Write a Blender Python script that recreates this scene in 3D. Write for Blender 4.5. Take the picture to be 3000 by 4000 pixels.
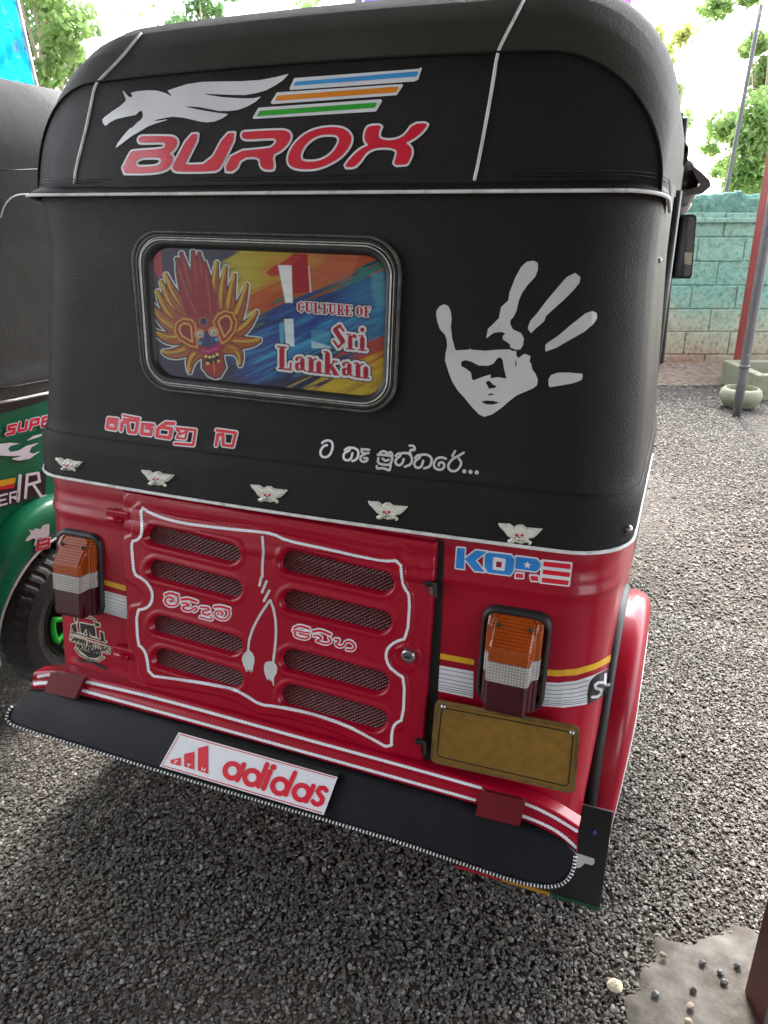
import bpy, bmesh, math, random
import numpy as np
from mathutils import Vector, Matrix
from mathutils.bvhtree import BVHTree

for o in list(bpy.data.objects): bpy.data.objects.remove(o)
R = math.radians
random.seed(7); rng = np.random.default_rng(7)
sc = bpy.context.scene
COL = sc.collection

# ------------------------------------------------------------------ camera, sky, sun, exposure
PITCH, YAW, CAMP = 21.5, 21.2, (0.665, -1.0, 1.38)
cam = bpy.data.cameras.new('camera'); co = bpy.data.objects.new('camera', cam); COL.objects.link(co)
cam.lens = 27.0; cam.sensor_width = 36.0; cam.clip_start = 0.05; cam.clip_end = 500
co.location = CAMP; co.rotation_euler = (R(90 - PITCH), 0, R(YAW)); sc.camera = co
SUN_EL, SUN_AZ = 50.0, 352.0          # azimuth measured clockwise from +Y
w = bpy.data.worlds.new('World'); sc.world = w; w.use_nodes = True
nt = w.node_tree; nt.nodes.clear()
sky = nt.nodes.new('ShaderNodeTexSky'); sky.sky_type = 'NISHITA'; sky.sun_disc = False
sky.sun_elevation = R(SUN_EL); sky.sun_rotation = R(SUN_AZ); sky.air_density = 1.0; sky.dust_density = 3.0; sky.ozone_density = 1.0
bg = nt.nodes.new('ShaderNodeBackground'); bg.inputs[1].default_value = 0.15
ow = nt.nodes.new('ShaderNodeOutputWorld')
hs_ = nt.nodes.new('ShaderNodeHueSaturation'); hs_.inputs['Saturation'].default_value = 0.30; nt.links.new(sky.outputs[0], hs_.inputs['Color']); nt.links.new(hs_.outputs[0], bg.inputs[0]); nt.links.new(bg.outputs[0], ow.inputs[0])
sl = bpy.data.lights.new('sun', 'SUN'); sl.energy = 0.75; sl.angle = R(12); sl.color = (1.0, 0.95, 0.86)
so = bpy.data.objects.new('sun', sl); COL.objects.link(so)
sd = Vector((math.sin(R(SUN_AZ)) * math.cos(R(SUN_EL)), math.cos(R(SUN_AZ)) * math.cos(R(SUN_EL)), math.sin(R(SUN_EL))))
so.rotation_euler = sd.to_track_quat('Z', 'Y').to_euler(); so.location = sd * 30
sc.view_settings.view_transform = 'Standard'; sc.view_settings.look = 'None'
sc.view_settings.gamma = 1.0; sc.view_settings.use_curve_mapping = False
sc.view_settings.exposure = 3.25
sc.render.engine = 'CYCLES'
sc.cycles.max_bounces = 8; sc.cycles.transparent_max_bounces = 12

# ------------------------------------------------------------------ picture <-> place (used only to find real positions)
_p, _y = R(PITCH), R(YAW)
C0 = np.array(CAMP)
FW = np.array([-math.sin(_y) * math.cos(_p), math.cos(_y) * math.cos(_p), -math.sin(_p)])
RT = np.array([math.cos(_y), math.sin(_y), 0.0]); UP = np.cross(RT, FW)
HH = np.array([-math.sin(_y), math.cos(_y), 0.0])
def ray(x, y):
    d = FW * 3000.0 + RT * (x - 1500) - UP * (y - 2000)
    return d / np.linalg.norm(d)
def on_z(x, y, z):
    d = ray(x, y); return C0 + d * (z - C0[2]) / d[2]
def on_depth(x, y, dep):
    d = ray(x, y); return C0 + d * dep / d.dot(HH)
def on_plane(x, y, p0, n):
    d = ray(x, y); p0 = np.array(p0, float); n = np.array(n, float)
    return C0 + d * (p0 - C0).dot(n) / d.dot(n)
def on_x(x, y, X):
    d = ray(x, y); return C0 + d * (X - C0[0]) / d[0]
def HP(u, dep, z):
    p = C0 + RT * u + HH * dep; return (p[0], p[1], z)

# ------------------------------------------------------------------ materials
MATS = {}
def lk(t, a, b): t.links.new(a, b)
def new_mat(name):
    m = bpy.data.materials.new(name); m.use_nodes = True
    t = m.node_tree; b = t.nodes['Principled BSDF']; MATS[name] = m
    return m, t, b
def noise(t, scale, detail=4, rough=0.6, coord='Object', vec=None):
    n = t.nodes.new('ShaderNodeTexNoise'); n.inputs['Scale'].default_value = scale
    n.inputs['Detail'].default_value = detail; n.inputs['Roughness'].default_value = rough
    if vec is None:
        c = t.nodes.new('ShaderNodeTexCoord'); vec = c.outputs[coord]
    lk(t, vec, n.inputs['Vector']); return n
def ramp(t, fac, stops):
    r = t.nodes.new('ShaderNodeValToRGB'); e = r.color_ramp.elements
    e[0].position = stops[0][0]; e[0].color = (*stops[0][1], 1)
    e[1].position = stops[-1][0]; e[1].color = (*stops[-1][1], 1)
    for p, c in stops[1:-1]:
        k = e.new(p); k.color = (*c, 1)
    lk(t, fac, r.inputs[0]); return r
def mixc(t, fac, a, b, mode='MIX'):
    m = t.nodes.new('ShaderNodeMix'); m.data_type = 'RGBA'; m.blend_type = mode
    for s, v in ((m.inputs[0], fac), (m.inputs[6], a), (m.inputs[7], b)):
        if hasattr(v, 'node'): lk(t, v, s)
        elif isinstance(v, (int, float)): s.default_value = v
        else: s.default_value = (*v, 1)
    return m.outputs[2]
def bump(t, b, h, strength, dist=0.002):
    n = t.nodes.new('ShaderNodeBump'); n.inputs['Strength'].default_value = strength; n.inputs['Distance'].default_value = dist
    lk(t, h, n.inputs['Height']); lk(t, n.outputs[0], b.inputs['Normal']); return n
def simple(name, col, rough=0.5, metal=0.0, var=0.12, scale=30.0, bmp=0.0, bscale=200.0, coat=0.0, dirt=None, rvar=0.1):
    m, t, b = new_mat(name)
    n = noise(t, scale)
    c2 = tuple(max(0, c * (1 - var)) for c in col); c3 = tuple(min(1, c * (1 + var)) for c in col)
    r = ramp(t, n.outputs[0], [(0.3, c2), (0.7, c3)])
    out = r.outputs[0]
    if dirt:
        n2 = noise(t, dirt[1], 6, 0.7); r2 = ramp(t, n2.outputs[0], [(dirt[2], (0, 0, 0)), (dirt[3], (1, 1, 1))])
        out = mixc(t, r2.outputs[0], out, dirt[0])
    lk(t, out, b.inputs['Base Color'])
    mr = t.nodes.new('ShaderNodeMapRange'); mr.inputs[3].default_value = max(0.02, rough - rvar); mr.inputs[4].default_value = min(1, rough + rvar)
    lk(t, n.outputs[0], mr.inputs[0]); lk(t, mr.outputs[0], b.inputs['Roughness'])
    b.inputs['Metallic'].default_value = metal
    if coat: b.inputs['Coat Weight'].default_value = coat; b.inputs['Coat Roughness'].default_value = 0.05
    if bmp: nb = noise(t, bscale, 3); bump(t, b, nb.outputs[0], bmp)
    return m

def vinyl(name, base, spark=0.25, rough=0.52):
    m, t, b = new_mat(name)
    big = noise(t, 3.0, 5, 0.6)
    fine = noise(t, 330.0, 2, 0.7)
    vor = t.nodes.new('ShaderNodeTexVoronoi'); vor.inputs['Scale'].default_value = 620
    c = t.nodes.new('ShaderNodeTexCoord'); lk(t, c.outputs['Object'], vor.inputs['Vector'])
    r = ramp(t, big.outputs[0], [(0.3, tuple(x * 0.85 for x in base)), (0.75, tuple(x * 1.25 for x in base))])
    sp = ramp(t, fine.outputs[0], [(0.62, (0, 0, 0)), (0.76, (1, 1, 1))])
    dust = noise(t, 5.5, 6, 0.7); dr = ramp(t, dust.outputs[0], [(0.45, (0, 0, 0)), (0.8, (0.5, 0.5, 0.5))])
    o1 = mixc(t, sp.outputs[0], r.outputs[0], tuple(min(1, x + 0.035 * spark * 4) for x in base))
    o2 = mixc(t, dr.outputs[0], o1, tuple(x * 2.0 + .004 for x in base))
    lk(t, o2, b.inputs['Base Color'])
    mr = t.nodes.new('ShaderNodeMapRange'); mr.inputs[3].default_value = rough - 0.1; mr.inputs[4].default_value = rough + 0.12
    lk(t, dust.outputs[0], mr.inputs[0]); lk(t, mr.outputs[0], b.inputs['Roughness'])
    b.inputs['Specular IOR Level'].default_value = 0.22
    sag = noise(t, 4.5, 3, 0.45)
    nb0 = t.nodes.new('ShaderNodeBump'); nb0.inputs['Strength'].default_value = 0.45; nb0.inputs['Distance'].default_value = 0.02; lk(t, sag.outputs[0], nb0.inputs['Height'])
    wv = noise(t, 260.0, 2, 0.6)
    nb1 = t.nodes.new('ShaderNodeBump'); nb1.inputs['Strength'].default_value = 0.5; nb1.inputs['Distance'].default_value = 0.0012; lk(t, vor.outputs[0], nb1.inputs['Height']); lk(t, nb0.outputs[0], nb1.inputs['Normal'])
    nb2 = t.nodes.new('ShaderNodeBump'); nb2.inputs['Strength'].default_value = 0.4; nb2.inputs['Distance'].default_value = 0.002; lk(t, wv.outputs[0], nb2.inputs['Height']); lk(t, nb1.outputs[0], nb2.inputs['Normal'])
    lk(t, nb2.outputs[0], b.inputs['Normal'])
    return m
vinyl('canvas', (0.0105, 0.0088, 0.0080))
vinyl('canvas_roof', (0.040, 0.039, 0.032), 0.4, 0.66)  # lighter copy of canvas: sky glow on the hood top put into the colour
vinyl('canvas_green', (0.034, 0.033, 0.028), 0.4, 0.66)
vinyl('skirt_vinyl', (0.0055, 0.0065, 0.009), 0.15, 0.45)

def paint(name, col, flake=0.0):
    m, t, b = new_mat(name)
    n = noise(t, 4.0, 5); f = noise(t, 90.0, 4, 0.7)
    r = ramp(t, n.outputs[0], [(0.3, tuple(x * 0.88 for x in col)), (0.7, col)])
    dr = ramp(t, f.outputs[0], [(0.62, (0, 0, 0)), (0.85, (0.35, 0.35, 0.35))])
    o = mixc(t, dr.outputs[0], r.outputs[0], (col[0] * .8 + .02, col[1] * .8 + .012, col[2] * .8 + .012))
    lk(t, o, b.inputs['Base Color'])
    b.inputs['Roughness'].default_value = 0.38; b.inputs['Specular IOR Level'].default_value = 0.3; b.inputs['Coat Weight'].default_value = 0.32
    mr = t.nodes.new('ShaderNodeMapRange'); mr.inputs[3].default_value = 0.03; mr.inputs[4].default_value = 0.14
    lk(t, n.outputs[0], mr.inputs[0]); lk(t, mr.outputs[0], b.inputs['Coat Roughness'])
    ad = noise(t, 14.0, 3, 0.5); bump(t, b, ad.outputs[0], 0.22, 0.004)
    return m
paint('red_paint', (0.37, 0.0008, 0.021))
paint('green_paint', (0.006, 0.19, 0.085))
simple('white_print', (0.78, 0.81, 0.86), 0.35, var=0.05, scale=12, coat=0.2)
simple('grey_print', (0.62, 0.64, 0.63), 0.38, var=0.06, scale=14, coat=0.2, dirt=((0.50, 0.51, 0.47), 9, 0.5, 0.85))
simple('red_print', (0.70, 0.010, 0.035), 0.35, var=0.08, scale=20, coat=0.2)
simple('blue_print', (0.025, 0.24, 0.66), 0.35, var=0.06, scale=20, coat=0.2)
simple('sky_print', (0.06, 0.36, 0.78), 0.35, var=0.05, scale=20, coat=0.2)
simple('orange_print', (0.82, 0.28, 0.02), 0.35, var=0.06, scale=20, coat=0.2)
simple('green_print', (0.025, 0.42, 0.03), 0.35, var=0.06, scale=20, coat=0.2)
simple('yellow_print', (0.74, 0.42, 0.02), 0.35, var=0.06, scale=20, coat=0.2)
simple('black_print', (0.018, 0.016, 0.018), 0.35, var=0.06, scale=20, coat=0.2)
simple('cream_print', (0.62, 0.56, 0.44), 0.4, var=0.06, scale=20)
simple('plate_white', (0.80, 0.82, 0.86), 0.28, var=0.05, scale=9, coat=0.3, dirt=((0.34, 0.34, 0.35), 22, 0.62, 0.80))
simple('piping', (0.78, 0.79, 0.78), 0.5, var=0.1, scale=40, bmp=0.2, bscale=500, dirt=((0.3, 0.29, 0.26), 25, 0.5, 0.8))
simple('rubber', (0.018, 0.018, 0.019), 0.5, var=0.2, scale=15, bmp=0.1, bscale=300)
simple('rubber_aged', (0.15, 0.14, 0.12), 0.6, var=0.35, scale=60, bmp=0.3, bscale=250, dirt=((0.05, 0.045, 0.04), 40, 0.35, 0.65))
simple('trim_line', (0.50, 0.49, 0.46), 0.35, metal=0.3, var=0.3, scale=60)
simple('tyre', (0.040, 0.040, 0.042), 0.75, var=0.2, scale=40, bmp=0.2, dirt=((0.15, 0.13, 0.11), 12, 0.5, 0.9))
simple('steel', (0.42, 0.42, 0.43), 0.32, metal=0.9, var=0.2, scale=60)
simple('dark_metal', (0.03, 0.03, 0.03), 0.5, metal=0.4, var=0.2, scale=30)
simple('dark_gap', (0.008, 0.006, 0.006), 0.9)
simple('neon_green', (0.03, 0.75, 0.08), 0.4)
simple('plate_yellow', (0.23, 0.125, 0.018), 0.42, var=0.1, scale=12, bmp=0.3, bscale=60, dirt=((0.16, 0.088, 0.016), 55, 0.40, 0.75))
simple('plate_frame', (0.22, 0.14, 0.05), 0.4, metal=0.4, var=0.2, dirt=((0.05, 0.04, 0.02), 40, 0.5, 0.7))
simple('skull_white', (0.78, 0.78, 0.69), 0.35, var=0.06, scale=60, coat=0.3, dirt=((0.38, 0.36, 0.26), 60, 0.5, 0.8))
simple('red_gem', (0.6, 0.0, 0.03), 0.2, coat=0.5)
simple('post_red', (0.20, 0.030, 0.025), 0.5, var=0.2, scale=10, dirt=((0.12, 0.07, 0.05), 8, 0.55, 0.85), bmp=0.1)
simple('post_dark', (0.06, 0.010, 0.010), 0.5, var=0.2, scale=10, bmp=0.1)
simple('pipe_grey', (0.085, 0.085, 0.09), 0.4, var=0.15, scale=12, dirt=((0.35, 0.34, 0.32), 10, 0.6, 0.8))
simple('leaf', (0.22, 0.34, 0.11), 0.6, var=0.55, scale=2.2)  # leaf and frond colours paled to stand in for washed-out glare
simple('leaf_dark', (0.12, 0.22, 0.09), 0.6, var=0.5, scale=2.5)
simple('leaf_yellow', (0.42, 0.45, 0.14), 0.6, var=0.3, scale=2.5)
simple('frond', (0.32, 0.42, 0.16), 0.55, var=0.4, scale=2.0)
simple('banner_blue', (0.01, 0.42, 0.88), 0.45, var=0.08, scale=3)
simple('banner_white', (0.7, 0.8, 0.9), 0.5)
simple('banner_purple', (0.20, 0.09, 0.62), 0.45, var=0.2, scale=5)
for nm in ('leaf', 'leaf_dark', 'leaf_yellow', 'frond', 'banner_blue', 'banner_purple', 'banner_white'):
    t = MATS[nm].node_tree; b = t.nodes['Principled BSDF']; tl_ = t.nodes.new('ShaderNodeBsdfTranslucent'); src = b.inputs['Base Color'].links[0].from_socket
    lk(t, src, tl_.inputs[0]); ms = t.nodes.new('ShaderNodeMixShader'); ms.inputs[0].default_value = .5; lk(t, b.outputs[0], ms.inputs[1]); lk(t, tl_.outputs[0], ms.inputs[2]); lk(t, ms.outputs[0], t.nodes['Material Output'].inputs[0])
simple('bark', (0.30, 0.24, 0.18), 0.85, var=0.3, scale=12, bmp=0.6, bscale=40)
simple('hill', (0.50, 0.50, 0.30), 0.95, var=0.35, scale=1.2, dirt=((0.36, 0.25, 0.15), 0.9, 0.45, 0.6))
simple('house_white', (0.80, 0.80, 0.79), 0.8, var=0.03, scale=2)
simple('roof_sheet', (0.20, 0.19, 0.185), 0.6, metal=0.2, var=0.15, scale=4)
simple('rafter', (0.14, 0.03, 0.025), 0.6, var=0.2, scale=8)
simple('concrete', (0.135, 0.124, 0.112), 0.9, var=0.35, scale=22, bmp=1.0, bscale=45, dirt=((0.07, 0.06, 0.05), 9, 0.42, 0.62))
simple('clay_bowl', (0.20, 0.19, 0.14), 0.8, var=0.3, scale=14, bmp=0.5, bscale=60, dirt=((0.10, 0.14, 0.05), 14, 0.45, 0.65))
simple('seat', (0.02, 0.02, 0.022), 0.5)
simple('stone_yellow', (0.58, 0.52, 0.36), 0.8, var=0.15, scale=30, bmp=0.4)

def lens(name, col, rough=0.12, bandscale=160.0, trans=0.0, bmp=0.5):
    m, t, b = new_mat(name)
    n = noise(t, 20.0, 4)
    r = ramp(t, n.outputs[0], [(0.3, tuple(x * 0.6 for x in col)), (0.7, col)])
    w1 = t.nodes.new('ShaderNodeTexWave'); w1.bands_direction = 'X'; w1.inputs['Scale'].default_value = bandscale
    w2 = t.nodes.new('ShaderNodeTexWave'); w2.bands_direction = 'Z'; w2.inputs['Scale'].default_value = bandscale
    c = t.nodes.new('ShaderNodeTexCoord'); lk(t, c.outputs['Object'], w1.inputs[0]); lk(t, c.outputs['Object'], w2.inputs[0])
    mx = t.nodes.new('ShaderNodeMath'); mx.operation = 'MULTIPLY'; lk(t, w1.outputs[1], mx.inputs[0]); lk(t, w2.outputs[1], mx.inputs[1])
    o = mixc(t, mx.outputs[0], r.outputs[0], tuple(min(1, x * 1.7 + 0.015) for x in col))
    lk(t, o, b.inputs['Base Color']); b.inputs['Roughness'].default_value = rough
    b.inputs['Coat Weight'].default_value = 0.45; b.inputs['Coat Roughness'].default_value = 0.04; b.inputs['Specular IOR Level'].default_value = 0.3
    b.inputs['Transmission Weight'].default_value = trans
    bump(t, b, mx.outputs[0], bmp, 0.001); return m
lens('lens_amber', (0.30, 0.050, 0.003), 0.12, 70.0)
lens('lens_clear', (0.36, 0.34, 0.32), 0.1, 60.0, bmp=1.0)
lens('lens_red', (0.050, 0.001, 0.006), 0.1)
lens('reflector_red', (0.13, 0.001, 0.007), 0.4, 300.0, bmp=0.2); MATS['reflector_red'].node_tree.nodes['Principled BSDF'].inputs['Coat Weight'].default_value = 0.12

# wire mesh behind the louvres: a diamond net of painted wire over a dark void
m, t, b = new_mat('vent_mesh')
tc = t.nodes.new('ShaderNodeTexCoord'); sx = t.nodes.new('ShaderNodeSeparateXYZ'); lk(t, tc.outputs['Object'], sx.inputs[0])
def lin(a, bq, k):
    m1 = t.nodes.new('ShaderNodeMath'); m1.operation = 'MULTIPLY'; m1.inputs[1].default_value = k; lk(t, bq, m1.inputs[0])
    m2 = t.nodes.new('ShaderNodeMath'); m2.operation = 'ADD'; lk(t, a, m2.inputs[0]); lk(t, m1.outputs[0], m2.inputs[1])
    m3 = t.nodes.new('ShaderNodeMath'); m3.operation = 'MULTIPLY'; m3.inputs[1].default_value = 6.2832 / 2 / 0.0105; lk(t, m2.outputs[0], m3.inputs[0])
    m4 = t.nodes.new('ShaderNodeMath'); m4.operation = 'SINE'; lk(t, m3.outputs[0], m4.inputs[0])
    m5 = t.nodes.new('ShaderNodeMath'); m5.operation = 'ABSOLUTE'; lk(t, m4.outputs[0], m5.inputs[0]); return m5.outputs[0]
a1 = lin(sx.outputs[0], sx.outputs[2], 1.5); a2 = lin(sx.outputs[0], sx.outputs[2], -1.5)
mn = t.nodes.new('ShaderNodeMath'); mn.operation = 'MINIMUM'; lk(t, a1, mn.inputs[0]); lk(t, a2, mn.inputs[1])
rr = ramp(t, mn.outputs[0], [(0.20, (0.30, 0.035, 0.040)), (0.30, (0.008, 0.0015, 0.002))])
lk(t, rr.outputs[0], b.inputs['Base Color']); b.inputs['Roughness'].default_value = 0.4
iv = t.nodes.new('ShaderNodeMath'); iv.operation = 'SUBTRACT'; iv.inputs[0].default_value = 1; lk(t, mn.outputs[0], iv.inputs[1])
bump(t, b, iv.outputs[0], 1.0, 0.002)

# perforated printed window film: colours per vertex, punched dots let the cabin show through
m, t, b = new_mat('window_print')
at = t.nodes.new('ShaderNodeVertexColor'); at.layer_name = 'print'
lk(t, at.outputs[0], b.inputs['Base Color']); b.inputs['Roughness'].default_value = 0.45
b.inputs['Coat Weight'].default_value = 0.3; b.inputs['Coat Roughness'].default_value = 0.03; b.inputs['Specular IOR Level'].default_value = 0.25
vo = t.nodes.new('ShaderNodeTexVoronoi'); vo.inputs['Scale'].default_value = 300; vo.inputs['Randomness'].default_value = 0.0
c = t.nodes.new('ShaderNodeTexCoord'); lk(t, c.outputs['Object'], vo.inputs['Vector'])
lt = t.nodes.new('ShaderNodeMath'); lt.operation = 'LESS_THAN'; lt.inputs[1].default_value = 0.17; lk(t, vo.outputs[0], lt.inputs[0])
gl = t.nodes.new('ShaderNodeBsdfTransparent'); gl.inputs[0].default_value = (0.8, 0.85, 0.85, 1)
ms = t.nodes.new('ShaderNodeMixShader'); lk(t, lt.outputs[0], ms.inputs[0]); lk(t, b.outputs[0], ms.inputs[1]); lk(t, gl.outputs[0], ms.inputs[2])
lk(t, ms.outputs[0], t.nodes['Material Output'].inputs[0])

simple('cap_blue', (0.01, 0.03, 0.12), 0.4)
simple('flap_red', (0.30, 0.01, 0.02), 0.5)
simple('flap_yellow', (0.40, 0.20, 0.02), 0.5)
simple('flap_green', (0.01, 0.07, 0.035), 0.5)
m, t, b = new_mat('glass')
b.inputs['Base Color'].default_value = (0.8, 0.85, 0.85, 1); b.inputs['Roughness'].default_value = 0.02
b.inputs['Transmission Weight'].default_value = 1.0; b.inputs['IOR'].default_value = 1.05
m, t, b = new_mat('mirror_glass')
b.inputs['Base Color'].default_value = (0.22, 0.23, 0.25, 1); b.inputs['Metallic'].default_value = 1; b.inputs['Roughness'].default_value = 0.04
nn = noise(t, 8, 3); bump(t, b, nn.outputs[0], 0.05)

# ------------------------------------------------------------------ object helpers
def tag(o, label=None, cat=None, group=None, kind=None):
    if label: o['label'] = label
    if cat: o['category'] = cat
    if group: o['group'] = group
    if kind: o['kind'] = kind
    return o
def empty(name, loc, label, cat, group=None):
    o = bpy.data.objects.new(name, None); COL.objects.link(o); o.location = loc
    o.empty_display_size = 0.1
    return tag(o, label, cat, group)
def link(name, me, mat, parent=None, smooth=False):
    if mat is not None: me.materials.append(MATS[mat] if isinstance(mat, str) else mat)
    o = bpy.data.objects.new(name, me); COL.objects.link(o)
    if parent is not None:
        o.parent = parent
        mw = Matrix.Translation(parent_loc(parent)); o.matrix_parent_inverse = mw.inverted()
    if smooth and len(me.polygons): me.polygons.foreach_set('use_smooth', [True] * len(me.polygons))
    return o
def parent_loc(p):
    return p.location.copy() if (p.type == 'EMPTY' and p.parent is None) else Vector((0, 0, 0))
def mesh(name, vs, fs, mat=None, parent=None, smooth=False):
    me = bpy.data.meshes.new(name); me.from_pydata([tuple(v) for v in vs], [], [tuple(f) for f in fs]); me.update()
    return link(name, me, mat, parent, smooth)
class MB:
    def __init__(s): s.v = []; s.f = []
    def add(s, vs, fs):
        n = len(s.v); s.v += [tuple(v) for v in vs]; s.f += [tuple(i + n for i in f) for f in fs]; return s
    def box(s, c, d, rot=None):
        x, y, z = [k / 2 for k in d]
        vs = [Vector((a, b_, e)) for a in (-x, x) for b_ in (-y, y) for e in (-z, z)]
        if rot is not None: vs = [rot @ v for v in vs]
        vs = [v + Vector(c) for v in vs]
        return s.add(vs, [(0, 1, 3, 2), (4, 6, 7, 5), (0, 4, 5, 1), (2, 3, 7, 6), (0, 2, 6, 4), (1, 5, 7, 3)])
    def tube(s, pts, r, n=8, closed=False):
        pts = [Vector(p) for p in pts]; L = len(pts); vs = []; prev = None
        for i, p in enumerate(pts):
            a = pts[(i - 1) % L] if closed or i > 0 else p; b_ = pts[(i + 1) % L] if closed or i < L - 1 else p
            tn = (b_ - a).normalized() if (b_ - a).length > 1e-9 else Vector((0, 0, 1))
            if prev is None:
                ref = Vector((0, 0, 1)) if abs(tn.z) < 0.9 else Vector((1, 0, 0)); nx = tn.cross(ref).normalized()
            else:
                nx = (prev - tn * prev.dot(tn)).normalized()
            prev = nx; ny = tn.cross(nx); rr_ = r[i] if hasattr(r, '__len__') else r
            for k in range(n):
                a_ = 2 * math.pi * k / n; vs.append(p + nx * (math.cos(a_) * rr_) + ny * (math.sin(a_) * rr_))
        fs = []
        for i in range(L if closed else L - 1):
            j = (i + 1) % L
            for k in range(n): fs.append((i * n + k, i * n + (k + 1) % n, j * n + (k + 1) % n, j * n + k))
        if not closed: fs += [tuple(range(n))[::-1], tuple((L - 1) * n + k for k in range(n))]
        return s.add(vs, fs)
    def lathe(s, prof, n=32, axis='Z', c=(0, 0, 0)):
        vs = []
        for r_, h in prof:
            for k in range(n):
                a = 2 * math.pi * k / n; x, y = math.cos(a) * r_, math.sin(a) * r_
                v = (x, y, h) if axis == 'Z' else ((h, x, y) if axis == 'X' else (x, h, y))
                vs.append((v[0] + c[0], v[1] + c[1], v[2] + c[2]))
        fs = [(i * n + k, i * n + (k + 1) % n, (i + 1) * n + (k + 1) % n, (i + 1) * n + k) for i in range(len(prof) - 1) for k in range(n)]
        return s.add(vs, fs)
    def build(s, name, mat, parent=None, smooth=False, bev=0.0):
        o = mesh(name, s.v, s.f, mat, parent, smooth)
        if bev:
            m_ = o.modifiers.new('bevel', 'BEVEL'); m_.width = bev; m_.segments = 2; m_.limit_method = 'ANGLE'
        return o
def grid(P):        # P[i][j] -> verts, faces
    n, m_ = len(P), len(P[0])
    return [p for row in P for p in row], [(i * m_ + j, i * m_ + j + 1, (i + 1) * m_ + j + 1, (i + 1) * m_ + j) for i in range(n - 1) for j in range(m_ - 1)]
def bvh(vs, fs): return BVHTree.FromPolygons([Vector(v) for v in vs], fs)
CV = Vector(CAMP)
REAR_N = Vector((0, -1, 0.1495)).normalized()
def drape(b_, x, y, off=0.0):
    d = Vector(ray(x, y)); h = b_.ray_cast(CV, d) if b_ is not None else (None,) * 4
    if h[0] is None:
        p = Vector(on_plane(x, y, (0, 0.10, 0.33), tuple(REAR_N))); n = REAR_N
    else:
        p, n = h[0], h[1]
        if n.dot(d) > 0: n = -n
    return p + n * off
def dens(path, step):
    out = []
    for a, b_ in zip(path[:-1], path[1:]):
        L = math.hypot(b_[0] - a[0], b_[1] - a[1]); k = max(1, int(round(L / step)))
        out += [(a[0] + (b_[0] - a[0]) * i / k, a[1] + (b_[1] - a[1]) * i / k) for i in range(k)]
    return out + [path[-1]]
def smooth_path(p, it=2, closed=False):
    for _ in range(it):
        q = []
        n = len(p)
        rg = range(n) if closed else range(n - 1)
        if not closed: q.append(p[0])
        for i in rg:
            a, b_ = p[i], p[(i + 1) % n]
            q.append(tuple(a[k] * .75 + b_[k] * .25 for k in range(len(a)))); q.append(tuple(a[k] * .25 + b_[k] * .75 for k in range(len(a))))
        if not closed: q.append(p[-1])
        p = q
    return p

# ------------------------------------------------------------------ flat prints: signed distance shapes cut out of a thin film laid on a surface
def Z(x0, y0, s, pts): return [(x0 + a * s, y0 + b_ * s) for a, b_ in pts]
def sd_poly(X, Y, pts):
    P = np.array(pts, float); d = np.full(X.shape, 1e18); sgn = np.zeros(X.shape, bool); n = len(P)
    for i in range(n):
        a = P[i]; b_ = P[(i + 1) % n]; e = b_ - a
        wx, wy = X - a[0], Y - a[1]; L = e.dot(e) + 1e-12
        tt = np.clip((wx * e[0] + wy * e[1]) / L, 0, 1)
        d = np.minimum(d, (wx - e[0] * tt) ** 2 + (wy - e[1] * tt) ** 2)
        c_ = ((a[1] <= Y) & (b_[1] > Y)) | ((b_[1] <= Y) & (a[1] > Y))
        if e[1] != 0:
            xi = a[0] + (Y - a[1]) * e[0] / e[1]; sgn ^= c_ & (X < xi)
    d = np.sqrt(d); return np.where(sgn, -d, d)
def sd_stroke(X, Y, pts, w_, wave=None):
    d = np.full(X.shape, 1e18); arc = 0.0; best = np.full(X.shape, 1e18)
    for a, b_ in zip(pts[:-1], pts[1:]):
        ex, ey = b_[0] - a[0], b_[1] - a[1]; L = math.hypot(ex, ey) + 1e-9
        tt = np.clip(((X - a[0]) * ex + (Y - a[1]) * ey) / L / L, 0, 1)
        q = np.hypot(X - a[0] - ex * tt, Y - a[1] - ey * tt)
        hw = w_ / 2
        if wave: hw = hw + wave[0] * np.sin((arc + tt * L) * 2 * math.pi / wave[1])
        d = np.minimum(d, q - hw); arc += L
    return d
def shape(polys=(), holes=(), strokes=(), circles=()):
    def f(X, Y):
        d = np.full(X.shape, 1e9)
        for p in polys: d = np.minimum(d, sd_poly(X, Y, p))
        for s_ in strokes: d = np.minimum(d, sd_stroke(X, Y, s_[0], s_[1], s_[2] if len(s_) > 2 else None))
        for c_ in circles: d = np.minimum(d, np.hypot(X - c_[0], Y - c_[1]) - c_[2])
        for h in holes: d = np.maximum(d, -sd_poly(X, Y, h))
        return d
    pts = [q for p in polys for q in p] + [q for s_ in strokes for q in s_[0]] + [(c_[0] + k * c_[2], c_[1] + k * c_[2]) for c_ in circles for k in (-1, 1)]
    wmax = max([s_[1] for s_ in strokes] + [0])
    xs = [q[0] for q in pts]; ys = [q[1] for q in pts]
    return f, (min(xs) - wmax, min(ys) - wmax, max(xs) + wmax, max(ys) + wmax)
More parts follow.
